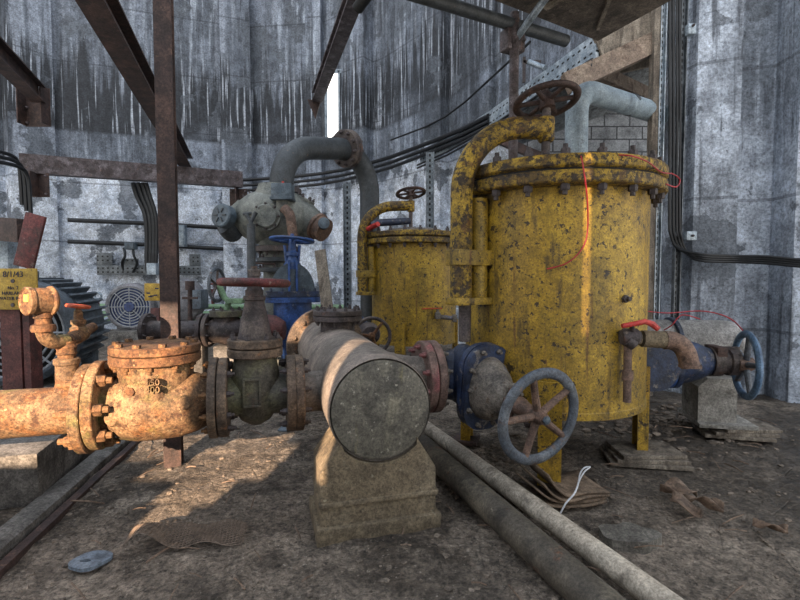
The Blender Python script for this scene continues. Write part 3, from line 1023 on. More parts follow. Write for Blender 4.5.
# ================================================================ TANKS
def make_tank(name, label, cx, cy, zo, dav, arm_end, arm_z, small=False):
    R, RL = .527, .612
    t = thing(name, label, 'tank', (cx, cy, .02 + 0))
    c = V((cx, cy, zo))
    zb = .36
    # shell with a short skirt rim at the foot and a dished bottom
    MB().lathe([(zb - .05, 0), (zb - .02, R * .6), (zb + .012, R - .02), (zb, R - .012), (zb, R + .004), (zb + .035, R + .004), (zb + .04, R), (.86, R), (1.2, R), (1.56, R)], c, UP, 96).build('shell', 'yellow', t)
    f1 = MB().lathe([(1.555, R - .02), (1.555, RL - .03), (1.562, RL - .006), (1.57, RL), (1.615, RL), (1.622, RL - .006), (1.626, RL - .03), (1.626, R - .02)], c, UP, 96, loop=True).build('shell_flange', 'yellowtop', t)
    f2 = MB().lathe([(1.634, 0), (1.634, RL - .02), (1.64, RL - .006), (1.648, RL), (1.69, RL), (1.70, RL - .008), (1.703, RL - .05), (1.72, RL - .16), (1.725, 0)], c, UP, 96).build('lid', 'yellowtop', t)
    MB().lathe([(1.625, R), (1.625, RL - .02), (1.635, RL - .02), (1.635, R)], c, UP, 80, loop=True).build('gasket', 'black', t)
    bolts(f2, circ(c + UP * 1.703, UP, RL - .045, 20, .1), UP, .024, 'iron', .03)
    bolts(f1, circ(c + UP * 1.556, UP, RL - .04, 20, .1), -UP, .024, 'iron', .03)
    # lifting davit: clamp plates, hinge post, bent arm, screw and handwheel
    d0 = V((dav[0], dav[1], zo))
    to = V((cx - dav[0], cy - dav[1], 0)).normalized()
    sdv = V((-to.y, to.x, 0))
    ae = V((arm_end[0], arm_end[1], arm_z))
    top = V((d0.x, d0.y, arm_z))
    path = fillet([d0 + UP * .95, top - UP * .02, ae + UP * -.0], .38, 16)
    MB().tube(path, .06, 24).build('davit_arm', 'yellowtop', t)
    h0 = d0 + to * .118
    MB().lathe([(.985, .05), (1.5, .05), (1.53, .045)], V((h0.x, h0.y, zo)), UP, 24).build('hinge_post', 'yellow', t)
    for z0, z1 in ((1.16, 1.245), (.945, .985)):
        m_ = d0 + to * .07 + UP * ((z0 + z1) / 2)
        MB().box(m_, (.27, .125, z1 - z0), (to, sdv, UP), .008).build('clamp', 'yellow', t)
    MB().lathe([(-.075, .036), (-.06, .047), (.055, .047), (.06, .04)], ae, UP, 24).build('screw_socket', 'yellowtop', t)
    wz = ae + UP * .15
    MB().tube([V((ae.x, ae.y, zo + 1.70)), ae + UP * .17], .024, 16).build('lifting_screw', 'iron', t)
    MB().lathe([(0, .05), (.05, .05), (.055, .035)], V((ae.x, ae.y, zo + 1.715)), UP, 6).build('screw_nut', 'iron', t)
    handwheel(t, wz, V((-.10, .22, 1)), .187, .022, 'rust', 'rust', 'rust', 6, .4, .04, .09, .7, .013, -.0)
    for ax_, ay_, off_ in ((-.177, -.555, .05), (.52, -.1, .0), (.05, .44, 0), (-.44, .15, 0)):
        n_ = V((ax_, ay_, 0)).normalized()
        tt = V((-n_.y, n_.x, 0))
        p_ = V((cx, cy, 0)) + n_ * (R + off_)
        mb = MB().box(p_ + UP * .3 + n_ * .02, (.012, .115, .54), (n_, tt, UP))
        mb.box(p_ + UP * .3 - n_ * .01 + tt * .052, (.05, .012, .54), (n_, tt, UP))
        mb.box(p_ + UP * .3 - n_ * .01 - tt * .052, (.05, .012, .54), (n_, tt, UP))
        lg = mb.build('leg', 'yellow', t)
        MB().box(p_ + UP * .025, (.16, .17, .024), (n_, tt, UP), .003).build('foot_plate', 'rust', lg)
    return t


BT = V((.937, 2.955, 0))
big = make_tank('filter_tank', 'large yellow bolted tank nearest the viewer, with a davit handwheel above its lid', BT.x, BT.y, 0, (.333, 2.62), (.82, 2.74), 1.93)
ST = V((.175, 6.05, 0))
sml = make_tank('filter_tank', 'yellow bolted tank standing farther back, with a dark blue bar lying on its lid', ST.x, ST.y, -.07, (-.455, 5.80), (.13, 5.85), 1.955, True)
big['group'] = sml['group'] = 'yellow filter tanks'
# blue bar and white rim on the far tank's lid
MB().tube([W(371, 225, 5.75), W(376, 223, 5.77), W(410, 221, 5.85)], [.03, .045, .04], 16).build('lid_bar', 'blue', sml)
MB().lathe([(1.655, .34), (1.655, .36), (1.73, .36), (1.75, .34)], V((ST.x, ST.y, -.07)), UP, 60, loop=True).build('lid_collar', 'dustgrey', sml)
MB().tube([W(368, 229, 5.75), W(378, 224, 5.6)], .03, 10).build('lid_tag', 'lever', sml)
# boss on the big tank's shell
n_ = V((.42, -.9, 0)).normalized()
MB().lathe([(-.02, .02), (.015, .02), (.02, .012), (.035, .012), (.035, 0)], BT + n_ * .527 + UP * .985, n_, 8).build('boss', 'iron', big)
# vertical seam weld
n_ = V((-.02, -1, 0)).normalized()

# ---- tap on the far tank
tp_ = W(441, 317, 5.56)
tpd = thing('drain_tap', 'small grey tap with a thin orange lever on the far yellow tank', 'tap', tp_ - UP * .06)
mb = MB().tube([tp_ + V((.0, .06, 0)), tp_, tp_ + V((.13, -.06, -.01))], .026, 14)
mb.box(tp_ + V((.15, -.07, -.01)), (.05, .06, .09), None, .006)
mb.lathe([(0, .034), (.07, .034), (.08, .02), (.11, .014)], tp_ + V((-.04, -.02, -.02)), UP, 14)
mb.build('tap_body', 'dustgrey', tpd)
MB().box(W(432, 308.5, 5.53), (.24, .025, .014), (V((1, -.1, .03)).normalized(), V((.1, 1, 0)).normalized(), UP), .004).build('lever', 'handle', tpd)

# dark pipe dropping from the davit foot
MB().tube([V((.36, 2.66, .95)), V((.36, 2.66, .74))], .035, 14).build('drop_pipe', 'iron', big)
# ---- sampling branch with a red lever ball valve on the big tank's right side
y0 = 2.43
bv = thing('ball_valve', 'rusty elbow pipe with a red lever ball valve on the big tank\'s right side', 'valve', W(632, 400, y0))
MB().tube([W(634, 345, y0 - .02), W(627, 340, y0 - .02)], .03, 14).build('tee', 'iron', bv)
mb = MB().lathe([(-.045, .036), (-.03, .045), (.03, .045), (.05, .03)], W(630, 337, y0), V((1, 0, 0)), 18)
mb.build('valve_body', 'iron', bv)
pth = fillet([W(632, 338, y0), W(683, 341, y0), W(690, 366, y0)], .11, 10)
rr = [.036] * len(pth)
for i in range(len(pth)):
    if i > 1:
        rr[i] = .046
MB().tube(pth[:1] + [W(640, 338.6, y0)], .032, 18).tube([W(642, 338.6, y0), W(668, 340, y0)], .043, 18).build('nipple', 'conc', bv)
MB().tube([W(664, 340, y0)] + pth[1:], .047, 20).lathe([(0, .053), (.012, .053)], pth[-1] + UP * .006, -UP, 20).build('elbow', 'spoke', bv)
lv = [W(622, 326, y0 - .05), W(634, 324, y0 - .05), W(645, 321.5, y0 - .05), W(652, 324, y0 - .05), W(658, 329, y0 - .05)]
MB().tube(lv, [.012, .013, .014, .016, .014], 10).build('lever', 'lever', bv)
MB().cyl(W(632, 336, y0), W(632, 325, y0 - .05), .012).build('spindle', 'iron', bv)
mb = MB().tube([W(628, 344, y0), W(627, 402, y0)], .02, 12)
mb.lathe([(0, .028), (.05, .028)], W(627.5, 380, y0), UP, 14)
mb.build('drain_pipe', 'spoke', bv)

# ---- blue valve on the right with its handwheel
rv = thing('side_gate_valve', 'blue gate valve beside the right wall with a blue-rimmed handwheel', 'valve', W(668, 400, 3.1))
D = V((.995, -.07, 0)).normalized()
c0 = W(664, 361, 3.0)
u3, v3, _ = frame(D)
mb = MB().lathe([(-.2, .14), (-.1, .15), (0, .15)], c0, D, 32)
mb.lathe([(-.2, .15), (.3, .15)], c0 - D * .14, V((.1, 1, 0)), 30)
mb.build('valve_body', 'blue', rv)
f = MB().prism(rrect(.13, .165, .12), c0 - D * .0, u3, v3, D * .03).build('bonnet_flange', 'bluebright', rv)
f = MB().prism(rrect(.13, .165, .12), c0 + D * .036, u3, v3, D * .03).build('bonnet_flange', 'blue', rv)
bolts(f, [c0 + D * .066 + u3 * (.105 * math.cos(a)) + v3 * (.14 * math.sin(a)) for a in [i * PI / 4 + .4 for i in range(8)]], D, .014, 'dustgrey')
mb = MB().lathe([(.06, .125), (.12, .12), (.2, .1), (.26, .075), (.3, .07)], c0, D, 32, ux=u3, sq=(1, 1.15))
mb.build('bonnet', 'blue', rv)
mb = MB().lathe([(0, .09), (.06, .09), (.065, .07), (.1, .07), (.105, .085), (.16, .085)], c0 + D * .27, D, 24)
mb.build('gland', 'iron', rv)
MB().box(c0 + D * .31 + UP * .07, (.06, .16, .06), (D, V((-D.y, D.x, 0)), UP), .008).build('yoke', 'rust', rv)
MB().box(c0 + D * .40 + UP * .08, (.10, .03, .03), (D, V((-D.y, D.x, 0)), UP), .008).build('yoke', 'iron', rv)
MB().cyl(c0 + D * .3, c0 + D * .53, .028).build('stem', 'spoke', rv)
WA = V((.96, -.28, 0)).normalized()
wc2 = W(746, 365, 2.9)
handwheel(rv, wc2, WA, .212, .023, 'wheelblue', 'wheelgrey', 'spoke', 5, .5, .036, .08, .8, .017, .0)

# chalky white pipe behind it
wp = thing('white_pipe', 'thick chalky grey pipe end behind the blue-rimmed handwheel', 'pipe', W(700, 370, 3.45))
MB().lathe([(-.5, .185), (.2, .185), (.27, .178), (.31, .14), (.32, 0)], W(690, 345, 3.5), V((1, -.1, 0)), 56).build('pipe_shell', 'whitepipe', wp)
MB().ring(W(668, 345, 3.5), V((1, -.1, 0)), .205, .18, .03).build('collar', 'blue', wp)
# pedestal with plates
pb_ = G(731, 440)
pd = thing('pipe_pedestal', 'pale grey concrete pedestal on a plate under the right-hand pipe', 'pedestal', (pb_.x, pb_.y + .2, .02))
cpd = V((pb_.x - .02, pb_.y + .22, 0))
ax_ = (V((.97, -.2, 0)).normalized(), V((.2, .97, 0)).normalized(), UP)
mb = MB().prism([(-.12, .1), (.12, .1), (.12, .40), (-.06, .40), (-.12, .34)], cpd - ax_[1] * .15, ax_[0], UP, ax_[1] * .3)
mb.build('block', 'pedestal', pd)
MB().box(cpd + UP * .085 + ax_[0] * .05, (.36, .42, .03), ax_, .006).build('base_plate', 'pedestal', pd)
# packing boards under the pedestal
for i in range(3):
    a_ = .12 * (i - 1)
    ex = V((math.cos(a_ - .15), math.sin(a_ - .15), 0))
    o = MB().box(cpd + V((.12 + .03 * i, -.08, .012 + i * .024)), (.42 - .03 * i, .30, .022), (ex, V((-ex.y, ex.x, 0)), UP), .003).build('packing_board', 'wood', None, wob=.004)
    tag(o, ('lowest of the thin boards under the pale pedestal', 'middle thin board of the stack under the pale pedestal', 'topmost thin board directly under the pale pedestal')[i], 'board', 'packing boards under the pedestal')

# ---- pale pipe rising behind the big tank and turning right
gp = thing('vent_pipe', 'pale grey pipe rising behind the big tank lid and bending right', 'pipe', W(577, 160, 4.0))
a0_ = W(577, 200, 4.0)
pth = fillet([V((a0_.x, 4.0, .0)), W(577, 88, 4.0), W(662, 115, 4.6)], .2, 12)
MB().tube(pth, .09, 32).build('pipe_shell', 'palepipe', gp)
m1 = W(628, 104, 4.35)
MB().lathe([(0, .094), (.03, .096), (.06, .094)], m1, W(662, 115, 4.6) - m1, 30).build('sleeve', 'archpipe', gp)

# ---- scaffold pole, clamp and overhead tube
sp_ = W(513, 160, 3.6)
so_ = tag(MB().tube([V((sp_.x, 3.6, 0)), V((sp_.x, 3.6, 3.02))], .034, 18).build('scaffold_pole', 'beamgrey', None), 'thin upright grey pole behind the large yellow tank', 'pole')
ta, tb = W(428, -1.5, 3.28), W(566, 41, 3.86)
tt = (tb - ta).normalized()
ct = tag(MB().tube([ta - tt * .9, tb], .045, 20).build('overhead_tube', 'archpipe', None), 'dark overhead tube with a free end above the large tank', 'tube')
cc_ = W(513, 38, 3.62)
ck = thing('scaffold_clamp', 'grey clamp joining the upright pole to the overhead tube', 'clamp', cc_ - UP * .1)
mb = MB().box(cc_ - UP * .02 + V((0, .02, 0)), (.16, .1, .15), (tt, V((-tt.y, tt.x, 0)).normalized(), UP), .01)
mb.build('clamp_body', 'beamgrey', ck)
bolts(ck, [cc_ + V((.08, -.06, .03)), cc_ + V((.0, -.06, -.05)), cc_ + V((.06, -.06, -.05))], V((.3, -1, 0)), .013, 'iron')
ra, rb = W(508, 50, 3.7), W(550, -8, 3.3)
tag(MB().tube([ra, rb], .026, 12).build('diagonal_rod', 'galv', None), 'thin grey rod running up from the clamp to the boards', 'rod')

# ---- red wires
pts = [W(580, 155, 2.45), W(581.5, 158, 2.31), W(584, 172, 2.29), W(587, 195, 2.33), W(588, 220, 2.40), W(586, 240, 2.415), W(578, 254, 2.415), W(565, 264, 2.42), W(547, 269, 2.445)]


def smooth(pts, k=5):
    pts = [V(p) for p in pts]
    out = []
    for i in range(len(pts) - 1):
        p0 = pts[max(i - 1, 0)]; p1 = pts[i]; p2 = pts[i + 1]; p3 = pts[min(i + 2, len(pts) - 1)]
        for j in range(k):
            t = j / k
            out.append(.5 * ((2 * p1) + (p2 - p0) * t + (2 * p0 - 5 * p1 + 4 * p2 - p3) * t * t + (3 * p1 - p0 - 3 * p2 + p3) * t ** 3))
    out.append(pts[-1])
    return out


tag(MB().tube(smooth(pts), .0035, 8).build('red_wire', 'redwire', None), 'thin red wire hanging down the front of the large yellow tank', 'wire')
pts = [W(618, 155, 2.36), W(632, 156, 2.34), W(648, 162, 2.39), W(661, 172, 2.47), W(673, 174, 2.55), W(680, 180, 2.55), W(676, 187, 2.5), W(666, 184, 2.47)]
tag(MB().tube(smooth(pts), .0035, 8).build('red_wire', 'redwire', None), 'thin red wire looping off the right edge of the large tank lid', 'wire')
pts = [W(645, 311, 3.2), W(668, 313, 3.2), W(700, 311, 3.2), W(722, 315, 3.15), W(735, 322, 3.1), W(743, 331, 2.95)]
tag(MB().tube(smooth(pts), .004, 8).build('red_wire', 'redwire', None), 'thin dull red wire arching over the chalky pipe to the blue-rimmed handwheel', 'wire')
pts = [W(664, 330, 3.25), W(672, 325, 3.2), W(682, 315, 3.2), W(700, 319, 3.2)]
tag(MB().tube(smooth(pts), .004, 8).build('red_wire', 'redwire', None), 'short dull red wire lying on the chalky pipe near its blue collar', 'wire')

# ---- small valve with a wheel behind the header, left of the far tank
kv = thing('wheel_valve', 'small dark valve with a thin-rimmed handwheel in front of the far yellow tank', 'valve', W(365, 355, 4.5))
kc = W(372, 336, 4.3)
ka = V((.15, -.98, .05)).normalized()
handwheel(kv, kc, ka, .178, .016, 'iron', 'orange2', 'orange2', 3, .9, .03, .06, .8, .013)
mb = MB().cyl(kc, kc - ka * .3, .03)
mb.lathe([(.1, .08), (.3, .11), (.42, .11)], kc, -ka, 24)
mb.build('valve_body', 'iron', kv)
fl_ = W(356, 328, 4.75)
flange(kv, fl_, V((-.3, -1, 0)), .14, .04, 'blue', 8, .014, 'iron', ri=.05)
# ================================================================ THINGS ON THE FLOOR
# ---- two long loose pipes
a, b = G(428, 429, .05), G(655, 596, .05)
d = (b - a).normalized()
p1 = thing('loose_pipe', 'long thin pale pipe lying on the floor, the upper of two', 'pipe', a + V((0, 0, -.045)), 'loose pipes on the floor')
mb = MB().lathe([(0, .036), (0, .045), (2.6, .045), (2.6, .036)], a - d * .25, d, 28, loop=True)
mb.build('pipe_shell', 'floorpipe', p1)
a, b = G(417, 441, .07), G(595, 600, .07)
d = (b - a).normalized()
p2 = thing('loose_pipe', 'long thicker dark pipe lying on the floor beside the pale one', 'pipe', a + V((0, 0, -.065)), 'loose pipes on the floor')
MB().lathe([(0, .05), (0, .064), (2.6, .064), (2.6, .05)], a - d * .25, d, 32, loop=True).build('pipe_shell', 'floorpipe2', p2)

# ---- layered board pad under the tank's left foot
gc_ = G(556, 497)
ex = V((.97, .22, 0)).normalized(); ey = V((-.22, .97, 0)).normalized()


def sheet(name, c, lx, ly, z, curl, th, mat, seed, nx=14, ny=6, wav=.004):
    mb = MB()
    g = []
    r = random.Random(seed)
    ph = r.random() * 6
    for j in range(ny + 1):
        row = []
        for i in range(nx + 1):
            s_ = i / nx
            x = (s_ - .5) * lx
            y = (j / ny - .5) * ly * (1 + .05 * math.sin(9 * s_ + ph))
            zz = z + wav * math.sin(5 * s_ + ph + 3 * j / ny) + curl * max(0, .42 - s_) ** 2 / .1764
            x += .35 * curl * max(0, .42 - s_) 
            row.append(mb.bm.verts.new(V(c) + ex * x + ey * y + UP * zz))
        g.append(row)
    top = []
    for j in range(ny):
        for i in range(nx):
            mb.bm.faces.new((g[j][i], g[j][i + 1], g[j + 1][i + 1], g[j + 1][i]))
    o = mb.build(name, mat, None, ang=60)
    md = o.modifiers.new('thick', 'SOLIDIFY'); md.thickness = th; md.offset = 0
    return o


for i in range(4):
    o = sheet('board_sheet', gc_ + V((.0 + .012 * i, .01 * (i % 2), 0)), .40 - .02 * i, .26, .012 + .016 * i, .05 + .022 * i, .009, 'card', 3 + i)
    tag(o, ('lowest', 'second lowest', 'third lowest', 'topmost')[i] + ' of the curled brown board sheets under the tank\'s left foot', 'board', 'curled board sheets')
pts = [(576, 471), (581, 462), (585, 459), (583, 463), (579, 470), (577, 482), (571, 492), (564, 500), (560, 509), (563, 514)]
pts = [(560, 514), (566, 503), (574, 494), (578, 484), (580, 474), (584, 468), (590, 467), (585, 471), (580, 479), (577, 488)]
pw = [G(x, y, .095 - .009 * max(0, (y - 488) / 3)) for x, y in pts]
pw = [G(x, y, .1 if y < 497 else .1 - (y - 497) / 17 * .085) for x, y in pts]
tag(MB().tube(smooth(pw), .004, 8).build('string', 'string', None), 'white string lying over the curled brown boards', 'string')

# ---- boards under the tank's right foot
rc = G(655, 462)
for i in range(3):
    a_ = -.2 + .1 * i
    exx = V((math.cos(a_), math.sin(a_), 0))
    o = MB().box(V((1.47, 2.84, .012 + .024 * i)), (.44 - .04 * i, .3 - .02 * i, .022), (exx, V((-exx.y, exx.x, 0)), UP), .003).build('foot_board', 'wood', None, wob=.004)
    tag(o, ('lowest', 'middle', 'topmost')[i] + ' of the weathered boards under the tank\'s right foot', 'board', 'boards under the tank foot')

# ---- dry leaves
def leaf(px, py, L, wd, ang, lab, lift=.03):
    c = G(px, py, .02)
    exx = V((math.cos(ang), math.sin(ang), 0)); eyy = V((-exx.y, exx.x, 0))
    mb = MB()
    n = 12
    rows = []
    for i in range(n + 1):
        s_ = i / n
        w_ = wd * math.sin(PI * min(1, s_ * .96 + .03)) ** .7
        row = []
        for k in range(-2, 3):
            zz = .012 + lift * abs(k) / 2 * (.6 + .6 * math.sin(4 * s_ + px)) + .018 * math.sin(6 * s_ + k)
            row.append(mb.bm.verts.new(c + exx * ((s_ - .5) * L) + eyy * (w_ * k / 4) + UP * max(.002, zz)))
        rows.append(row)
    for r1, r2 in zip(rows, rows[1:]):
        for k in range(4):
            mb.bm.faces.new((r1[k], r1[k + 1], r2[k + 1], r2[k]))
    o = mb.build('dry_leaf', 'leaf', None, ang=50)
    md = o.modifiers.new('thick', 'SOLIDIFY'); md.thickness = .004
    return tag(o, lab, 'leaf', 'dry leaves on the floor')


leaf(678, 495, .16, .11, 2.7, 'curled brown dry leaf, the left one of three by the boards')
leaf(686, 511, .15, .11, -1.15, 'crumpled brown dry leaf nearest the viewer in the group')
leaf(703, 507, .16, .06, -.75, 'narrow brown dry leaf on the right of the group')
leaf(770, 530, .12, .04, -.6, 'small thin dry leaf lying alone on the damp floor at right', .01)
# ---- flat stone set in the mud
sc_ = G(629, 538)
mb = MB()
ring_ = []
for i in range(26):
    a_ = 2 * PI * i / 26
    r_ = 1 + .12 * math.sin(2 * a_ + .5) + .07 * math.sin(5 * a_)
    ring_.append((.11 * r_ * math.cos(a_), .085 * r_ * math.sin(a_)))
mb.prism(ring_, sc_ + UP * -.03, V((.9, -.3, 0)).normalized(), V((.3, .9, 0)).normalized(), (0, 0, .055))
tag(mb.build('flat_stone', 'stone', None, wob=.008, wsc=15), 'flat rounded grey stone set in the mud beside the loose pipes', 'stone')
# ---- metal lug plate with a slot
lc = G(89, 562)
mb = MB()
out = []
n = 30
for i in range(n):
    a_ = 2 * PI * i / n
    r_ = 1 + .25 * max(0, math.cos(a_ - .9)) ** 3 + .06 * math.sin(4 * a_)
    out.append((.066 * r_ * math.cos(a_), .058 * r_ * math.sin(a_)))
inn = [(.022 * math.cos(2 * PI * i / n) - .01, .009 * math.sin(2 * PI * i / n) - .006) for i in range(n)]
for z0 in (0,):
    vs = []
    for zz in (-.004, .009):
        vs.append([[mb.bm.verts.new(lc + V((x, y, zz))) for x, y in out], [mb.bm.verts.new(lc + V((x, y, zz))) for x, y in inn]])
    for i in range(n):
        j = (i + 1) % n
        mb.bm.faces.new((vs[1][0][i], vs[1][0][j], vs[1][1][j], vs[1][1][i]))
        mb.bm.faces.new((vs[0][0][i], vs[0][0][j], vs[1][0][j], vs[1][0][i]))
        mb.bm.faces.new((vs[0][1][i], vs[0][1][j], vs[1][1][j], vs[1][1][i]))
tag(mb.build('metal_lug', 'lug', None, ang=40), 'flat blue-grey metal lug with a slot lying in the mud', 'metal plate')
# ---- scrap of wire mesh
mc = G(188, 543)
mb = MB()
nx, ny = 30, 12
def mp(s_, t_):
    x = (s_ - .5) * .46
    y = (t_ - .5) * .17 + .03 * math.sin(3 * s_)
    return mc + V((x * .95 - y * .2, x * .18 + y, .012 + .075 * math.exp(-((s_ - .12) / .16) ** 2) * (1 - t_ * .5) + .02 * math.sin(7 * s_ + 2 * t_) ** 2))
for i in range(nx + 1):
    mb.tube([mp((i + (.5 if j % 2 else 0)) / nx, j / ny) for j in range(ny + 1)], .0022, 4)
    if i < nx:
        mb.tube([mp((i + (0 if j % 2 else .6)) / nx, j / ny) for j in range(ny + 1)], .0022, 4)
for j in range(ny + 1):
    mb.tube([mp(i / nx, j / ny) for i in range(nx + 1)], .0022, 4)
tag(mb.build('wire_mesh_scrap', 'meshwire', None), 'crumpled scrap of dark wire mesh on the muddy floor', 'wire mesh')
# ---- small bits: dark flap, black lump, twigs
c_ = G(288, 429)
mb = MB().prism([(-.07, -.02), (-.02, -.035), (.05, -.02), (.075, .03), (.01, .015), (-.05, .03)], c_ + UP * .004, (1, 0, .1), (0, 1, .35), (0, 0, .008))
tag(mb.build('torn_flap', 'slate', None), 'torn dark rubber flap on the floor under the gate valve', 'scrap')
c_ = G(328, 440)
tag(MB().lathe([(0, .03), (.03, .033), (.035, .02), (.035, 0)], c_ - UP * .005, UP, 9).build('end_stub', 'iron', None), 'small dark round stub on the floor left of the pipe saddle', 'scrap')
# stones and crumbs of mud scattered about: nobody could count them
mb = MB()
r = random.Random(11)
def pebble(x, y, s_):
    t = bmesh.new()
    bmesh.ops.create_icosphere(t, subdivisions=1, radius=s_)
    for v in t.verts:
        v.co = V((v.co.x * (1 + r.uniform(-.3, .5)), v.co.y * (1 + r.uniform(-.3, .5)), v.co.z * .55))
    mb._merge(t, (x, y, floor_h(x, y) + s_ * .15))
for i in range(1500):
    y = 1.5 + 3.6 * r.random() ** 1.3
    x = r.uniform(-.95, .95) * y * .9
    if x > 2.2 and y > 3.5:
        continue
    pebble(x, y, r.choice((.004, .006, .007, .01, .014)))
for i in range(260):      # rubble heap by the right wall
    x = min(2.5, r.gauss(1.95, .3)); y = min(4.1, r.gauss(3.6, .3))
    pebble(x, y, r.choice((.012, .02, .03)))
for i in range(220):      # broken bits between the loose pipes and the valve
    x = r.gauss(.42, .16); y = r.gauss(2.75, .22)
    pebble(x, y, r.choice((.008, .012, .018, .024)))
rb_ = mb.build('rubble', 'crumb', None, (0, 0, 0), ang=30)
tag(rb_, 'scattered crumbs of stone and mud over the floor', 'rubble', None, 'stuff')
mb = MB()
for i in range(160):
    if i < 60:
        c_ = V((r.gauss(1.85, .3), r.gauss(3.75, .3), .05))
    else:
        y = r.uniform(1.55, 3.6); c_ = V((r.uniform(-.7, .75) * y, y, .01))
    a_ = r.uniform(0, 6.3); L = r.uniform(.02, .08)
    dd = V((math.cos(a_) * L, math.sin(a_) * L, r.uniform(-.1, .25) * L))
    mb.tube([c_ - dd + UP * .005, c_ + V((0, 0, .01)), c_ + dd + UP * .005], r.uniform(.002, .004), 5)
tag(mb.build('twig_litter', 'leaf', None, (0, 0, 0)), 'dry twigs and straw littered over the muddy floor', 'twigs', None, 'stuff')

# concrete kerb along the gutter at left
a, b = G(-40, 562, .0), G(96, 452, .0)
d = (b - a).normalized(); sd_ = V((d.y, -d.x, 0))
a = a + sd_ * .09; b = b + sd_ * .09
mb = MB().beam(a - d * .5, b + d * 2.0, [(-.05, -.03), (.05, -.03), (.05, .035), (.03, .045), (-.05, .045)])
tag(mb.build('kerb', 'plinth', None, wob=.01, wsc=5), 'low concrete kerb along the gutter at the left', 'kerb')
a2 = a + sd_ * .09 - d * .5; b2 = b + sd_ * .09
mb = MB().beam(a2, b2 + d * 2, [(-.02, -.03), (.02, -.03), (.02, .010), (-.02, .010)])
tag(mb.build('rail', 'rust', None, wob=.004), 'rusty steel strip along the near side of the kerb', 'rail')
# ================================================================ LEFT AND BACK OF THE HALL
def motor(name, label, cfront, R, L, axis, mats_, fins=True, zfoot=.25):
    ax = V(axis).normalized()
    u, v, _ = frame(ax)
    t = thing(name, label, 'motor', V((cfront.x, cfront.y, zfoot)) + ax * L / 2)
    shell, cowl, grl = mats_
    MB().lathe([(.18, R * .86), (.2, R * .9), (L - .08, R * .9), (L, R * .7), (L + .03, R * .3), (L + .03, 0)], cfront, ax, 64).build('stator', shell, t)
    if fins:
        n = 34
        for i in range(n):
            a = 2 * PI * i / n
            o = u * math.cos(a) + v * math.sin(a)
            if v.dot(o) < -.8:
                continue
            MB().box(cfront + ax * (.2 + (L - .28) / 2) + o * (R * .96), (L - .3, .020, R * .17), (ax, ax.cross(o), o)).build('fin', shell, t)
    cw = MB().lathe([(.02, R * .82), (.0, R * .86), (.0, R * .9), (.03, R), (.24, R), (.24, R * .93), (.05, R * .9), (.03, R * .82)], cfront, ax, 64, loop=True).build('fan_cowl', cowl, t)
    MB().disc(cfront + ax * .045, ax, R * .92, .01).build('fan_backing', 'black' if fins else 'motorblue', t)
    mb = MB()
    for k in range(1, 8):
        mb.torus(cfront + ax * .015, ax, R * .115 * k + .01, .009, 48, 6)
    for k in range(8):
        o = u * math.cos(k * PI / 4) + v * math.sin(k * PI / 4)
        mb.tube([cfront + ax * .012 + o * .04, cfront + ax * .012 + o * R * .86], .008, 6)
    g = mb.build('grille', grl, t)
    MB().disc(cfront, ax, R * .2, .02).build('grille_hub', cowl if fins else 'motorblue', t)
    for s_ in (-1, 1):
        for q in (.3, L - .22):
            cfo = cfront + ax * q + u * (s_ * R * .62)
            MB().box(V((cfo.x, cfo.y, (zfoot + cfront.z - R * .6) / 2 - .0)), (R * .4, .13, cfront.z - R * .6 - zfoot), (u, ax, UP), .01).build('foot', shell, t)
    return t, u, v


# ---- big motor at the left
mf = W(12, 334, 3.55)
pl_z = .26
m1, u, v = motor('electric_motor', 'large dark blue-grey finned electric motor on the near plinth at left', mf, .40, .95, E2, ('motor', 'motor', 'grille'), True, pl_z)
MB().tube([mf + E2 * .4 + V((0, 0, .39)), mf + E2 * .4 + V((0, 0, .47))], .03).build('lifting_eye', 'motor', m1)
# terminal box
pa = V((-1.78, 2.42, 0))
o = MB().box(V((-2.42, 3.35, .12)) - E1 * .28 + UP * .01, (1.3, 2.5, .26), (E1, E2, UP), .015).build('plinth', 'plinth', None, wob=.006, wsc=5)
tag(o, 'long grey concrete plinth carrying the large motor at left', 'plinth')
# upper step of the plinth beside the motor
# ---- sign on its red post
sy = 2.92
pp = W(22, 350, sy)
pt = thing('sign_post', 'dull red steel post standing left of the rusty gauge, carrying a yellow sign', 'sign post', (pp.x, sy, pl_z))
hs = .09
I2 = [(-hs, -.05), (hs, -.05), (hs, -.04), (.008, -.04), (.008, .04), (hs, .04), (hs, .05), (-hs, .05), (-hs, .04), (-.008, .04), (-.008, -.04), (-hs, -.04)]
I3 = [(-.085, -.05), (.035, -.05), (.035, .0), (.045, .0), (.045, -.045), (.085, -.045), (.085, .05), (-.085, .05)]
zt = W(22, 300, sy).z
MB().prism(I3, (pp.x, sy, pl_z), V((1, 0, 0)), V((0, 1, 0)), (0, 0, zt - pl_z)).build('post', 'redpost', pt)
sa, sb = W(-14, 309.5, sy - .07), W(37.5, 268.5, sy - .07)
sbd = MB().box(((sa.x + sb.x) / 2, sy - .075, (sa.z + sb.z) / 2), (sb.x - sa.x, .012, sb.z - sa.z), None, .003).build('sign_board', 'signyellow', pt)
scx = (sa.x + sb.x) / 2 + .008
for txt, py, size in (('8/1/43', 274.5, .048), ('No. 2', 288, .028), ('HARLAND', 293.3, .028), ('WATER PUMP', 298.6, .028)):
    w_ = W(12, py, sy - .082)
    text_mesh(txt, size, .0015, 'ink', sbd, (W(13, py, sy - .082).x, sy - .082, w_.z), (1, 0, 0), UP)
for py in (281, 305):
    MB().disc(W(13, py, sy - .08), V((0, -1, 0)), .012, .006, 12).build('sign_screw', 'iron', sbd)
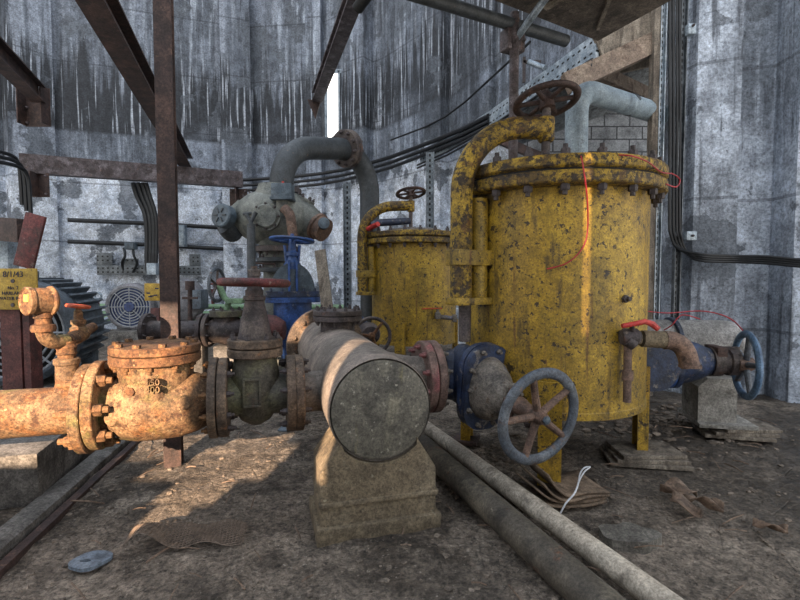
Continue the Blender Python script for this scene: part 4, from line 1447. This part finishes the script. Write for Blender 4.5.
# red plate leaning above the sign and the dark bar behind it
pq = W(30, 241, 3.0)
uxp = V((.985, 0, -.0)).normalized()
upp = (W(38, 216, 3.0) - W(26, 266, 3.0)).normalized()
uxp = V((upp.z, 0, -upp.x))
mb = MB().box(pq, (.125, .02, .34), (uxp, V((0, 1, 0)), upp), .004)
mb.build('top_plate', 'redpaint', pt)
ba, bb = W(-40, 226, 3.3), W(24, 231, 3.06)
mb = MB().box((ba + bb) / 2, ((bb - ba).length, .08, .15), ((bb - ba).normalized(), V((-(bb - ba).y, (bb - ba).x, 0)).normalized(), UP), .004)
mb.build('cross_bar', 'rust', pt)
# grey upright box behind it, at the frame's edge
q = W(4, 260, 3.4)
o = MB().box(q, (.14, .1, .42), None, .01).box((q.x, q.y, q.z / 2), (.05, .05, q.z), None, .004).build('conduit_box', 'galv', None)
tag(o, 'grey box on a thin post at the left edge, behind the red sign post', 'box')

# ---- far motor
bf = W(129, 307, 7.6)
m2, u, v = motor('electric_motor', 'far navy-blue electric motor with a round fan grille beside the rear wall', bf, .375, .8, V((-.1, .99, 0)), ('motordust', 'motordust', 'grille'), False, .24)
m1['group'] = m2['group'] = 'electric motors'
bp_ = V((bf.x, bf.y, 0)) + V((.05, .4, .11))
tag(MB().box(bp_, (.62, 1.1, .28), None, .02).build('plinth', 'plinth', None, wob=.008, wsc=5), 'small concrete plinth under the far navy motor', 'plinth')
MB().tube([W(108, 318, 7.5), W(90, 327, 7.35)], .03).build('cable_gland', 'galv', m2)
# pump to its right
pc_ = W(183, 300, 7.6)
pm = thing('pump', 'rounded grey pump casing behind the steel column beside the far motor', 'pump', (pc_.x, pc_.y, .02))
MB().lathe([(-.2, 0), (-.2, .2), (-.12, .33), (.1, .36), (.25, .3), (.3, .15), (.3, 0)], pc_, V((.3, -.95, 0)), 40).build('casing', 'motordust', pm)
MB().box(V((pc_.x, pc_.y, .13)), (.45, .5, .28), None, .02).build('foot', 'plinth', pm)
MB().box(W(198, 299, 7.5), (.22, .3, .3), None, .02).build('bearing_housing', 'motor', pm)
# small yellow sign on a red stub post
q = W(153, 292, 6.6)
ss = thing('small_sign', 'small yellow sign on a short red post in front of the far motor', 'sign', (q.x, 6.6, 0))
MB().box((q.x + .02, 6.62, W(155, 340, 6.6).z / 2 + .15), (.12, .05, W(155, 305, 6.6).z - .0 + .1), None, .004).build('post', 'redpost', ss)
MB().box(q, (.23, .015, .24), None, .004).build('sign_board', 'signyellow', ss)
mb = MB()
r_ = random.Random(4)
for i in range(5):
    mb.box(q + V((r_.uniform(-.07, .07), -.008, r_.uniform(-.08, .08))), (.05, .004, .02))
mb.build('printing', 'ink', ss)
MB().box(W(153, 269, 6.6), (.13, .1, .16), None, .01).build('switch_box', 'galv', ss)
# ---- gauge post beside pump
gq = W(190, 320, 6.4)
gs_ = thing('drain_cock', 'slim dark pipe with a small cock beside the pump', 'cock', (gq.x, 6.4, .3))
mb = MB().tube([W(190, 328, 6.4), W(190, 284, 6.4)], .03, 12)
mb.lathe([(0, .06), (.12, .06)], W(190, 290, 6.4), UP, 12)
mb.build('pipe_shell', 'rust', gs_)
MB().box(W(190, 298, 6.35), (.2, .03, .03)).build('lever', 'rust', gs_)
# red-capped vent near green pipe
vq = W(98, 300, 7.4)
vt = thing('vent_cock', 'little pale vent cock with red neck above the green pipe', 'cock', W(98, 310, 7.4))
MB().tube([W(98, 309, 7.4), W(97, 299, 7.4)], .03, 10).build('neck', 'redpaint', vt)
MB().torus(W(98, 296, 7.4), V((0, 1, 0)), .05, .018, 20, 8).build('ring_cap', 'galv', vt)

# ---- green pipes along the foot of the wall
yg = 8.9
a, b = W(72, 317, yg), W(345, 317, yg)
gp1 = tag(MB().tube([a, b], .115, 24).build('green_pipe', 'green', None), 'thick pale green pipe running along the foot of the rear wall', 'pipe')
a, b = W(72, 306, yg + .2), W(345, 307, yg + .2)
tag(MB().tube([a, b], .05, 16).build('green_pipe', 'green', None), 'thin pale green pipe just above the thick one along the rear wall', 'pipe')
for i, px in enumerate((70, 240, 330)):
    q = W(px, 317, yg)
    o = MB().box((q.x, yg, (q.z - .1) / 2), (.2, .3, q.z - .1 + .02), None, .02).build('pipe_block', 'plinth', None)
    tag(o, ('concrete block under the green pipes at the far left', 'concrete block under the green pipes behind the flanged valve', 'concrete block under the green pipes behind the blue valve')[i], 'block', 'blocks under the green pipes')

# ---- flanged pipe and valve in the middle distance
fy = 4.7
fa_ = W(146, 330, fy); fb_ = W(206, 330, fy)
X1 = V((1, 0, 0))
fp = thing('flanged_pipe', 'dark dusty flanged pipe crossing behind the steel column', 'pipe', V(((fa_.x + fb_.x) / 2, fy, fa_.z - .1)))
MB().cyl(fa_, fb_, .092, n=30).build('pipe_shell', 'iron', fp)
flange(fp, fa_, X1, .165, .04, 'iron', 8, .014, ri=.05, sides=(1,))
flange(fp, fb_ - X1 * .05, X1, .165, .04, 'iron', 8, .014, ri=.05, sides=(-1,))
for px in (152, 200):
    q = W(px, 340, fy)
    MB().box((q.x, fy, q.z / 2), (.1, .15, q.z), None, .005).build('stand', 'plinth', fp)
gv2 = thing('globe_valve', 'dark dusty globe valve with an upright thin-edged handwheel behind the red handwheel', 'valve', W(226, 350, fy))
vc2 = W(227, 330, fy)
mb = MB().lathe([(-.18, .09), (-.12, .12), (0, .15), (.12, .12), (.18, .09)], vc2, X1, 32)
mb.lathe([(0, .12), (.13, .12)], vc2, UP, 28)
mb.build('valve_body', 'iron', gv2)
flange(gv2, vc2 - X1 * .2, X1, .165, .04, 'iron', 8, .014, ri=.05, sides=(1,))
flange(gv2, vc2 + X1 * .17, X1, .165, .04, 'iron', 0, ri=.05)
f_ = MB().disc(vc2 + UP * .135, UP, .16, .06).build('bonnet_flange', 'greeniron', gv2)
bolts(f_, circ(vc2 + UP * .195, UP, .13, 8), UP, .014)
hc2 = W(217, 285, fy)
MB().tube([vc2 + UP * .2, vc2 + UP * .28 + X1 * .02, W(224, 297, fy), hc2 + X1 * .02], .03, 12).build('stem', 'green', gv2)
MB().box(W(236, 301, fy), (.16, .12, .05), None, .01).build('lever_plate', 'green', gv2)
MB().tube([W(213, 304, fy), W(212, 290, fy)], .016, 8).torus(W(212, 287, fy), V((0, 1, 0)), .03, .01, 16, 6).build('cock', 'redpaint', gv2)
handwheel(gv2, hc2, V((1, -.12, 0)), .175, .018, 'wheelgrey', 'iron', 'iron', 5, .2, .025, .05, .8, .012)
q = W(227, 345, fy)
MB().box((q.x, fy, q.z / 2), (.2, .2, q.z), None, .01).build('stand', 'plinth', gv2)

# red domed casting behind the gate valve
q = W(281, 330, 4.2)
rd = thing('red_casting', 'rounded dull red casting behind the gate valve', 'casting', (q.x, 4.2, .3))
MB().lathe([(-.17, .1), (-.15, .13), (-.05, .14), (.05, .13), (.13, .08), (.15, 0)], q - V((.10, 0, 0)), X1, 32).build('dome', 'redpost', rd)
MB().box(V((q.x - .2, 4.2, .2)), (.2, .2, .36), None, .01).build('stand', 'plinth', rd)

# ---- blue gate valve behind the header
by = 4.6
bc = W(293, 330, by)
bg_ = thing('blue_gate_valve', 'bright blue gate valve with a domed bonnet and blue handwheel behind the large grey pipe', 'valve', (bc.x, by, .3))
zb0 = W(293, 302, by).z; zb1 = W(293, 291, by).z
mb = MB().lathe([(-.34, 0), (-.3, .1), (-.1, .17), (.1, .18), (zb0 - bc.z, .18)], bc, UP, 36, ux=E1, sq=(1, .7))
mb.cyl(bc - E1 * .24, bc + E1 * .24, .12)
mb.build('valve_body', 'bluebright', bg_)
flange(bg_, bc - E1 * .27, E1, .19, .04, 'wheelgrey', 10, .015, ri=.07, sides=(-1,))
flange(bg_, bc + E1 * .23, E1, .19, .04, 'blue', 10, .015, ri=.07)
f_ = MB().prism(rrect(.255, .14, .06), (bc.x, by, zb0), E1, E2, (0, 0, .05)).build('body_flange', 'bluebright', bg_)
f_ = MB().prism(rrect(.255, .14, .06), (bc.x, by, zb1 - .05), E1, E2, (0, 0, .05)).build('bonnet_flange', 'blue', bg_)
bolts(f_, [V((bc.x, by, zb1)) + E1 * x_ + E2 * y_ for x_ in (-.2, -.1, 0, .1, .2) for y_ in (-.115, .115)], UP, .014, 'blue')
# half-round bonnet
hb = W(293, 263, by).z - zb1
poly = [(.205 * math.cos(PI * i / 20), hb * math.sin(PI * i / 20)) for i in range(21)]
mb = MB().prism(poly, V((bc.x, by, zb1)) - E2 * .075, E1, UP, E2 * .15)
mb.build('bonnet', 'slate', bg_)
wz = W(294, 240, by).z
mb = MB().lathe([(0, .085), (.05, .08), (.09, .05), (.12, .045), (.13, .06), (.16, .06), (.17, .04), (wz - zb1 - hb + .08, .035)], V((bc.x, by, zb1 + hb - .06)), UP, 20)
for x_ in (-.035, .035):
    mb.box(V((bc.x, by, zb1 + hb * .5)) - E2 * .09 + E1 * x_, (.02, .05, hb * 1.2), (E1, E2, UP), .006)
mb.tube([V((bc.x, by, wz)) - E1 * .07 - UP * .05, V((bc.x, by, zb1 + hb - .03)) - E1 * .05], .015, 8).tube([V((bc.x, by, wz)) + E1 * .07 - UP * .05, V((bc.x, by, zb1 + hb - .03)) + E1 * .05], .015, 8)
mb.build('yoke', 'bluebright', bg_)
handwheel(bg_, V((bc.x, by, wz)), V((.05, .06, 1)), .215, .02, 'bluebright', 'bluebright', 'bluebright', 5, .3, .035, .07, .8, .014)

# ---- plank leaning by the blue valve
q0, q1 = W(327, 306, 4.35), W(320, 250, 4.55)
d = (q1 - q0).normalized()
mb = MB().box((q0 + q1) / 2 - d * .12, (.10, .035, (q1 - q0).length + .24), (V((d.z, 0, -d.x)).normalized(), V((0, 1, 0)), d), .003)
tag(mb.build('plank', 'wood', None, wob=.004), 'short weathered wooden plank propped beside the blue valve', 'plank')

# ---- grey double-lobed control valve carrying the arched pipe
ry = 5.3
rc_ = W(274, 218, ry)
rg = thing('control_valve', 'grey-green double-lobed control valve with a box on top below the arched pipe', 'valve', (rc_.x, ry, .02))
mb = MB().lathe([(-.40, .12), (-.36, .19), (-.24, .27), (-.08, .31), (.08, .31), (.24, .27), (.36, .19), (.40, .12)], rc_ + UP * .0, V((1, 0, 0)), 40)
mb.lathe([(-.42, .14), (-.3, .16), (-.1, .3), (.1, .28), (.3, .18), (.36, .16)], rc_, UP, 36)
mb.tube([rc_ + V((-.28, 0, .02)), rc_ + V((-.5, -.02, -.10))], [.2, .14], 24)
mb.tube([rc_ + V((.28, 0, .02)), rc_ + V((.5, -.02, -.12))], [.2, .14], 24)
mb.build('valve_body', 'valvegrey', rg)
# left round cap on elbow
lq = W(223, 216, ry - .25)
la = V((-.35, -.9, .12)).normalized()
MB().tube([rc_ + V((-.48, -.02, -.1)), W(232, 231, ry - .1), W(226, 226, ry - .15)], [.13, .12, .1], 18).build('elbow', 'archpipe', rg)
cp_ = MB().lathe([(-.1, .08), (-.06, .125), (.03, .125), (.045, .11), (.05, 0)], lq, la, 32).build('round_cap', 'slate', rg)
lu, lv_, _ = frame(la)
mb = MB()
for k in range(6):
    o_ = lu * math.cos(k * PI / 3) + lv_ * math.sin(k * PI / 3)
    mb.box(lq + la * .05 + o_ * .055, (.05, .012, .016), (o_, la.cross(o_), la))
mb.build('cap_ribs', 'archpipe', cp_)
# right end flanged, brown
rq = W(322, 229, ry - .1)
ra_ = V((.75, -.35, -.45)).normalized()
MB().lathe([(-.16, .11), (-.02, .12), (.0, .15), (.03, .15), (.035, .13), (.12, .13), (.125, .09), (.125, 0)], rq - ra_ * .08, ra_, 28).build('end_cover', 'spoke', rg)
MB().lathe([(0, .06), (.06, .06), (.07, 0)], rq + ra_ * .04 + V((0, -.08, .06)), V((.2, -.9, .1)), 18).build('plug', 'slate', rg)
# little flanged stubs on the shoulders
for px, py, sx_ in ((252, 197, -1), (305, 200, 1)):
    q = W(px, py, ry)
    dd = V((sx_ * .45, -.1, .85)).normalized()
    f_ = MB().cyl(q - dd * .14, q, .07).lathe([(0, .11), (.04, .11)], q - dd * .02, dd, 20).build('shoulder_stub', 'valvegrey', rg)
    bolts(f_, circ(q + dd * .02, dd, .085, 6), dd, .016)
# round cover on the front
fq = rc_ + V((-.0, -.29, -.02))
f_ = MB().lathe([(-.05, .15), (.03, .15), (.035, .13), (.06, .11), (.065, 0)], fq, V((0, -1, 0)), 28).build('front_cover', 'valvegrey', rg)
bolts(f_, circ(fq + V((0, -.03, 0)), V((0, -1, 0)), .13, 8), V((0, -1, 0)), .014)
MB().tube(fillet([W(284, 208, ry - .36), W(290, 214, ry - .38), W(293, 236, ry - .36)], .1, 5), .05, 16).build('bypass_pipe', 'spoke', rg)
# box on top
q = W(283, 192, ry - .28)
bx = MB().box(q, (.21, .16, .16), None, .012).build('switch_box', 'slate', rg)
MB().box(q - UP * .075 + V((0, -.01, 0)), (.23, .18, .03), None, .006).build('box_lid', 'slate', bx)
MB().cyl(q + UP * .08, q + UP * .11, .012).build('red_lamp', 'lever', bx)
MB().box(W(283, 205, ry - .27), (.12, .1, .12), None, .01).build('bracket', 'valvegrey', rg)
MB().tube(smooth([W(243, 214, ry - .3), W(256, 212, ry - .3), W(258, 206, ry - .3), W(264, 204, ry - .3), W(280, 204, ry - .3)], 3), .014, 8).build('impulse_line', 'archpipe', rg)
# outlet below
oq = V((rc_.x + .03, ry, 0))
flange(rg, V((oq.x, ry, W(280, 252, ry).z)), UP, .23, .06, 'iron', 10, .018, ri=.1, sides=(-1,))
MB().cyl(V((oq.x, ry, .02)), V((oq.x, ry, W(280, 250, ry).z)), .15, n=30).build('lower_pipe', 'valvegrey', rg)
for py in (262, 272):
    flange(rg, V((oq.x, ry, W(280, py, ry).z)), UP, .22, .045, 'archpipe', 8, .016, ri=.1, sides=(1,), ph=.1)
MB().tube([W(253, 263, ry - .1), W(275, 264, ry - .2)], .012, 8).build('impulse_line', 'rust', rg)
# upright pipe with forked head left of it
yp = W(251, 290, 4.9)
up_ = thing('upright_tube', 'slim grey upright tube with forked top left of the control valve', 'tube', (yp.x, 4.9, .02))
MB().tube([V((yp.x, 4.9, .02)), W(251, 224, 4.9)], .042, 16).build('tube_shell', 'archpipe', up_)
MB().tube([W(251, 232, 4.9), W(251, 222, 4.9), W(246, 214, 4.9)], .022, 8).tube([W(251, 222, 4.9), W(256, 212, 4.9)], .022, 8).build('fork', 'archpipe', up_)

# ---- arched pipe
ap = thing('arched_pipe', 'large dark grey pipe arching over from the control valve to the right', 'pipe', (W(281, 190, ry + .1).x, ry + .1, 1.9))
p0 = W(281.5, 192, ry + .1); p1 = W(281.5, 148, ry + .1); p2 = W(369.5, 149, 6.55); p3 = V((p2.x, 6.55, .0))
pth = fillet([p0, p1, p2, p3], .50, 16)
MB().tube(pth, .132, 32).build('pipe_shell', 'archpipe', ap)
fm = p1 + (p2 - p1) * .70
dd = (p2 - p1).normalized()
flange(ap, fm - dd * .05, dd, .235, .05, 'iron', 10, .022, 'iron', ri=.12, sides=(-1,))
flange(ap, fm + dd * .006, dd, .235, .05, 'iron', 10, .022, 'iron', ri=.12, sides=(1,))
flange(ap, p0 + UP * -.02, UP, .22, .05, 'iron', 10, .018, ri=.12, sides=(1,))
flange(rg, p0 - UP * .09, UP, .22, .05, 'iron', 0, ri=.1)

# ================================================================ BEAMS
U_ = lambda w_, h_, t_: [(-w_ / 2, -h_ / 2), (w_ / 2, -h_ / 2), (w_ / 2, -h_ / 2 + t_), (-w_ / 2 + t_, -h_ / 2 + t_), (-w_ / 2 + t_, h_ / 2 - t_), (w_ / 2, h_ / 2 - t_), (w_ / 2, h_ / 2), (-w_ / 2, h_ / 2)]


def Ibeam(w_, h_, t_):
    a, b = w_ / 2, h_ / 2
    return [(-a, -b), (a, -b), (a, -b + t_), (t_ / 2, -b + t_), (t_ / 2, b - t_), (a, b - t_), (a, b), (-a, b), (-a, b - t_), (-t_ / 2, b - t_), (-t_ / 2, -b + t_), (-a, -b + t_)]


a, b = W(20, 163.5, 8.0), W(242, 180, 9.85)
b1 = thing('cross_beam', 'long rusty channel beam spanning in front of the rear wall at left', 'beam', (a + b) / 2)
MB().beam(a, b, [(-x, y) for x, y in U_(.16, .31, .02)]).build('channel', 'beamgrey', b1)
for px, py, yy in ((34, 184, 8.02), (237, 198, 9.8)):
    q = W(px, py, yy)
    br = MB().box(q + V((0, .1, 0)), (.36, .02, .40), None, .004)
    br.box(q + V((0, .0, .0)), (.02, .2, .40), None, .002)
    k = br.build('bracket', 'rust', b1)
    bolts(k, [q + V((x_, .085, z_)) for x_ in (-.14, .14) for z_ in (-.15, .15)], V((0, -1, 0)), .018, 'beamgrey')
# deep beam running away overhead
bz_ = 3.42
a = V((-2.30, 3.4, bz_)); b = W(187, 164, 9.7)
b2 = tag(MB().beam(a - (b - a).normalized() * 2.2, b, Ibeam(.22, .26, .022)).build('roof_beam', 'rust', None), 'deep rusty beam running from overhead down to the cross beam', 'beam')
# second one, far left, with its bracket on the pier
b = W(38, 94, 7.95)
a = b + V((.40, -1.45, 0)).normalized() * 0 + V((.44, -1.5, .0)) * 0
a = b + (W(-3, 52, 6.4) - b)
b3 = thing('roof_beam', 'short rusty beam end with a bolted bracket at the upper left', 'beam', b)
MB().beam(a + (a - b) * .8, b, Ibeam(.2, .28, .022)).build('beam', 'rust', b3)
q = W(34, 106, 8.0)
br = MB().box(q + V((.0, .08, 0)), (.42, .02, .62), None, .004)
br.box(q + V((.19, -.02, 0)), (.02, .2, .6)).box(q + V((-.19, -.02, 0)), (.02, .2, .6))
k = br.build('bracket', 'rust', b3)
bolts(k, [q + V((x_, .065, z_)) for x_ in (-.16, .16) for z_ in (-.25, .0)], V((0, -1, 0)), .018, 'beamgrey')
# brace to the slit window
b = W(317, 97, 9.75); a = W(353, 0, 6.3)
b4 = thing('brace_beam', 'slim dark brace beam running down to the wall left of the bright slit', 'beam', b)
MB().beam(a + (a - b) * .5, b, Ibeam(.2, .2, .03)).build('beam', 'beamgrey', b4)
MB().prism([(-.14, .06), (.14, .06), (.02, -.3)], W(314, 103, 9.75), V((.9, .3, 0)), UP, (0, .05, 0)).build('bracket', 'rust', b4)
# stub at top
tag(MB().tube([W(358, 8, 5.9), W(372, -12, 5.6)], .07, 14).build('beam_stub', 'black', None), 'dark round beam stub at the top edge beside the brace', 'beam')

# ================================================================ WALL SERVICES
def wp_(px, py, off=.1):
    p, d_ = on_ring(px)
    s_ = (p[1] - off) / 1.0
    return W(px, py, p[1] - off)


# ring of cables high on the wall
for i, (dy, r_) in enumerate(((0, .035), (5.5, .03), (10.5, .03))):
    pts = [wp_(px, py + dy, .33) for px, py in ((-20, 149), (10, 153))]
    pts = [W(px, py + dy, on_ring(px)[0][1] - .62) for px, py in ((243, 180), (268, 178.5), (290, 177), (318, 174), (342, 170), (367, 164), (391, 157), (415, 148), (441, 138), (465, 128), (489, 116))]
    o = tag(MB().tube(pts, r_, 10).build('ring_cable', 'cable', None), ('uppermost', 'middle', 'lowest')[i] + ' of the dark cables ringing the tower wall behind the arched pipe', 'cable', 'cables ringing the tower wall')
for i in range(3):
    pts = [W(px + 4.5 * i, py + 6 * i, 7.3 + px * .02) for px, py in ((-30, 147), (0, 152), (12, 156), (17, 161), (20, 172), (22, 205))]
    tag(MB().tube(smooth(pts, 4), .03, 8).build('ring_cable', 'cable', None), ('uppermost', 'middle', 'lowest')[i] + ' of the dark cables dropping down the pier at far left', 'cable', 'cables on the far left pier')
pts = [W(px, py, on_ring(px)[0][1] - .36) for px, py in ((391, 140), (425, 127), (445, 117), (465, 102), (489, 80))]
pts += [W(530, 42, 5.6)]
tag(MB().tube(pts, .016, 8).build('wire_line', 'cable', None), 'single thin black line on the curved wall above the cable ring', 'wire')

# perforated steel channel over the opening
ca, cb = W(398, 165, on_ring(398)[0][1] - .4), W(490, 118, 6.55)
cpts = [W(420, 157, on_ring(420)[0][1] - .5), W(450, 143, on_ring(450)[0][1] - .5), W(490, 119, 6.45), W(596, 45, 4.5)]
ch = thing('perforated_channel', 'long perforated pale steel channel running over the opening to the boarded deck', 'channel', cpts[2])
for i in range(3):
    d_ = (cpts[i + 1] - cpts[i]).normalized()
    u_ = d_.cross(UP).normalized().cross(d_)
    perf('perforated_steel_%d' % i, '#7f8c97', '#a7b2bb', d_, u_, cpts[i] - cpts[2], .085, (-.05, .05), .010)
    MB().beam(cpts[i], cpts[i + 1], [(-.03, -.11), (.0, -.11), (.0, .11), (-.05, .11), (-.05, .1), (-.03, .1)]).build('channel', 'perforated_steel_%d' % i, ch)
for i in range(2):
    tag(MB().tube([p + UP * (-.15 - .05 * i) + V((-.05, -.05, 0)) for p in cpts], .016, 8).build('channel_cable', 'cable', None), ('upper', 'lower')[i] + ' black cable slung just under the perforated channel', 'cable', 'cables under the perforated channel')
# pipe bracket on the wall above the channel
q = W(532, 66, 5.4)
ab = thing('wall_bracket', 'small dark angle bracket on the wall above the perforated channel', 'bracket', q)
mb = MB().box(W(524, 70, 5.5), (.03, .03, .28)).box(W(532, 62, 5.5), (.2, .03, .03))
mb.build('angle', 'iron', ab)
MB().tube([W(529, 62, 5.45), W(545, 68, 5.3)], .03, 12).build('stub_tube', 'galv', ab)
# timbers under the lean-to roof
tag(MB().beam(W(566, 84, 4.5), W(657, 42, 4.5), [(-.05, -.09), (.05, -.09), (.05, .09), (-.05, .09)]).build('rafter', 'timber', None), 'pale brown timber sloping up under the lean-to roof to the jamb', 'timber', 'roof timbers')
tag(MB().beam(W(588, 70, 5.05), W(664, 104, 6.0), [(-.07, -.07), (.07, -.07), (.07, .07), (-.07, .07)]).build('rafter', 'timber', None), 'brown timber slanting down to the right behind the pale pipe', 'timber', 'roof timbers')
tag(MB().beam(W(599, 50, 4.5), W(657, 20, 4.5), [(-.02, -.12), (.02, -.12), (.02, .12), (-.02, .12)]).build('fascia_board', 'wood', None), 'grey fascia board under the edge of the boarded deck', 'board')
tag(MB().beam(W(560, 84, 5.3), W(662, 60, 5.6), [(-.03, -.04), (.03, -.04), (.03, .04), (-.03, .04)]).build('purlin', 'wood', None), 'thin grey purlin between the two brown roof timbers', 'timber', 'roof timbers')
tag(MB().beam(W(500, 140, 5.6), W(575, 172, 5.6), [(-.03, -.05), (.03, -.05), (.03, .05), (-.03, .05)]).build('purlin', 'rust', None), 'dark bar under the corrugated roof behind the davit wheel', 'bar', 'roof timbers')

# conduits and boxes on the rear wall
for i, (ya, yb) in enumerate(((220, 228), (241.5, 249))):
    pts = [W(68, ya, on_ring(68)[0][1] - .15), W(150, (ya + yb) / 2 - .5, on_ring(150)[0][1] - .15), W(226, yb, on_ring(226)[0][1] - .15)]
    tag(MB().tube(pts, .045, 10).build('wall_conduit', 'cable', None), ('upper', 'lower')[i] + ' dark conduit running across the rear wall above the motor', 'conduit', 'conduits on the rear wall')
def wbox(px, py, w_, h_, dp, mat, name, lab, cat, off=.2, lid=True):
    q = W(px, py, on_ring(px)[0][1] - off)
    t = thing(name, lab, cat, q - UP * h_ / 2)
    MB().box(q, (w_, dp, h_), None, .015).build('box_body', mat, t)
    if lid:
        MB().box(q + V((0, -dp / 2 - .008, 0)), (w_ * .86, .02, h_ * .88), None, .006).build('box_lid', mat, t)
    return t
wbox(131, 246, .22, .15, .12, 'slate', 'junction_box', 'small blue-grey junction box on the lower wall conduit', 'box')
wbox(179, 236, .30, .46, .14, 'galv', 'switch_box', 'grey switch box on the rear wall right of the steel column', 'box')
# upturned perforated cable tray
wd = (V(RING[2]) - V(RING[1])).to_3d().normalized()
wn_ = V((wd.y, -wd.x, 0))
yl, yr = on_ring(98)[0][1] - .12, on_ring(201)[0][1] - .12
cx0 = W(98, 275, yl); cx1 = W(201, 275, yr); hgt_ = W(98, 253, yl).z - cx0.z
ut = thing('cable_tray', 'U-shaped perforated steel tray fixed on the rear wall above the far motor', 'tray', (cx0 + cx1) / 2)
L = (cx1 - cx0).length
AXW = (wd, -wn_, UP)
perf('perforated_tray', '#53585c', '#6d7377', wd, UP, cx0 - (cx0 + cx1) / 2, .09, (.06, .14, .3, .38), .016, .4)


def tb_(s_, z_, w_, h_):
    return MB().box(cx0 + wd * s_ + UP * z_ + wn_ * .04, (w_, .06, h_), AXW, .005)
tb_(L / 2, .1, L, .2).build('tray_base', 'perforated_tray', ut)
tb_(.14, .2 + (hgt_ - .2) / 2, .28, hgt_ - .2).build('tray_arm', 'perforated_tray', ut)
tb_(L - .11, .2 + (hgt_ - .2) / 2, .22, hgt_ - .2).build('tray_arm', 'perforated_tray', ut)
tb_(L * .31, .2 + .07, .3, .14).build('tray_arm', 'perforated_tray', ut)
# thick cables dropping behind the column
for i, (dx, r_) in enumerate(((0, .045), (5, .04), (9.5, .045), (13, .035))):
    pts = [(133 + dx, 183), (137 + dx, 196), (145 + dx * .8, 214), (147 + dx * .75, 235), (147 + dx * .7, 262), (149 + dx * .4, 274)]
    tag(MB().tube(smooth([W(x, y, 9.1) for x, y in pts], 4), r_, 10).build('drop_cable', 'cable', None), ('leftmost', 'second from left', 'third from left', 'rightmost')[i] + ' of the dark cables dropping behind the steel column', 'cable', 'cables dropping from the cross beam')
for i, px in enumerate((124, 133)):
    tag(MB().tube(smooth([W(px, 248, 10.0), W(px + 1, 256, 9.9), W(px + (4 if i else -2), 263, 9.95), W(px, 272, 10.0)], 4), .025, 8).build('looped_cable', 'cable', None), ('left', 'right')[i] + ' short cable hanging under the small junction box', 'cable', 'cables under the junction box')

# ================================================================ TRAYS AND CABLES ON THE RIGHT JAMB
yj = 4.42
for i, (px, w_, mat) in enumerate(((663.5, .045, 'galv'), (684, .05, 'beamgrey'))):
    a = W(px, 0, yj); bq = W(px - 1, 318, yj)
    t = thing('cable_channel', ('narrow pale perforated channel nearest the opening on the right jamb', 'darker perforated channel on the right jamb beside the concrete wall')[i], 'channel', (a.x, yj, .5), 'perforated channels on the jamb')
    mb = MB().box((a.x, yj + .02, 2.1), (w_, .02, 3.6), None).box((a.x - w_ / 2, yj, 2.1), (.006, .05, 3.6)).box((a.x + w_ / 2, yj, 2.1), (.006, .05, 3.6))
    perf('perforated_jamb_%d' % i, ('#84919c', '#4d5257')[i], ('#b0bac2', '#71777c')[i], UP, V((1, 0, 0)), (0, 0, 0), .055, (0,), .010, .5)
    mb.build('channel', 'perforated_jamb_%d' % i, t)
for i, (px, py) in enumerate(((670, 246), (673.5, 250), (677, 247), (680, 243))):
    pts = [W(px, -6, yj - .02 - .01 * i), W(px, 120, yj - .02), W(px - .5, 215 + i, yj - .02), W(px + 1, 235 + i, yj - .02), W(px + 8, 248 + i * 2, yj - .04), W(700, 254 + i * 2.2, 4.2), W(735, 256 + i * 2, 4.15), W(770, 257 + i * 2.2, 3.98), W(802, 260 + i * 2.2, 3.82), W(850, 262 + i * 2, 3.62)]
    tag(MB().tube(smooth(pts, 5), (.014, .013, .012, .012)[i], 10).build('wall_cable', 'cable', None), ('leftmost', 'second from left', 'third from left', 'rightmost')[i] + ' of the black cables down the jamb turning along the right wall', 'cable', 'cables on the right wall')
pj = W(690.5, 30, 4.3)
bxx = thing('cable_clip', 'small pale clip box high on the edge of the right wall', 'clip', pj)
MB().box(pj, (.07, .06, .09), None, .008).build('clip_body', 'galv', bxx)
bolts(bxx, [pj + V((0, -.035, .02))], V((0, -1, 0)), .012, 'iron')
pj = W(690, 236, 4.3)
bxx = thing('cable_clip', 'small pale clip box on the right wall above the cable bend', 'clip', pj)
MB().box(pj, (.09, .06, .08), None, .008).build('clip_body', 'galv', bxx)
bolts(bxx, [pj + V((0, -.035, .0))], V((0, -1, 0)), .012, 'iron')

# perforated uprights on the curved wall
for i, (px, y0_, y1_, dep, lab) in enumerate(((347, 182, 326, 7.6, 'perforated grey upright channel to the left of the arched pipe leg'), (430, 152, 232, 7.2, 'perforated grey upright channel on the wall behind the far tank handwheel'))):
    a = W(px, y0_, dep)
    t = thing('upright_channel', lab, 'channel', (a.x, dep, 0), 'upright channels on the tower wall')
    perf('perforated_upright_%d' % i, '#5a6269', '#7f888f', UP, V((1, 0, 0)), (0, 0, 0), .08, (0,), .014, .5)
    mb = MB().box((a.x, dep + .03, a.z / 2), (.11, .02, a.z)).box((a.x - .055, dep, a.z / 2), (.01, .08, a.z)).box((a.x + .055, dep, a.z / 2), (.01, .08, a.z))
    mb.build('channel', 'perforated_upright_%d' % i, t)
    MB().box((a.x, dep, .015), (.2, .16, .03)).build('foot', 'iron', t)
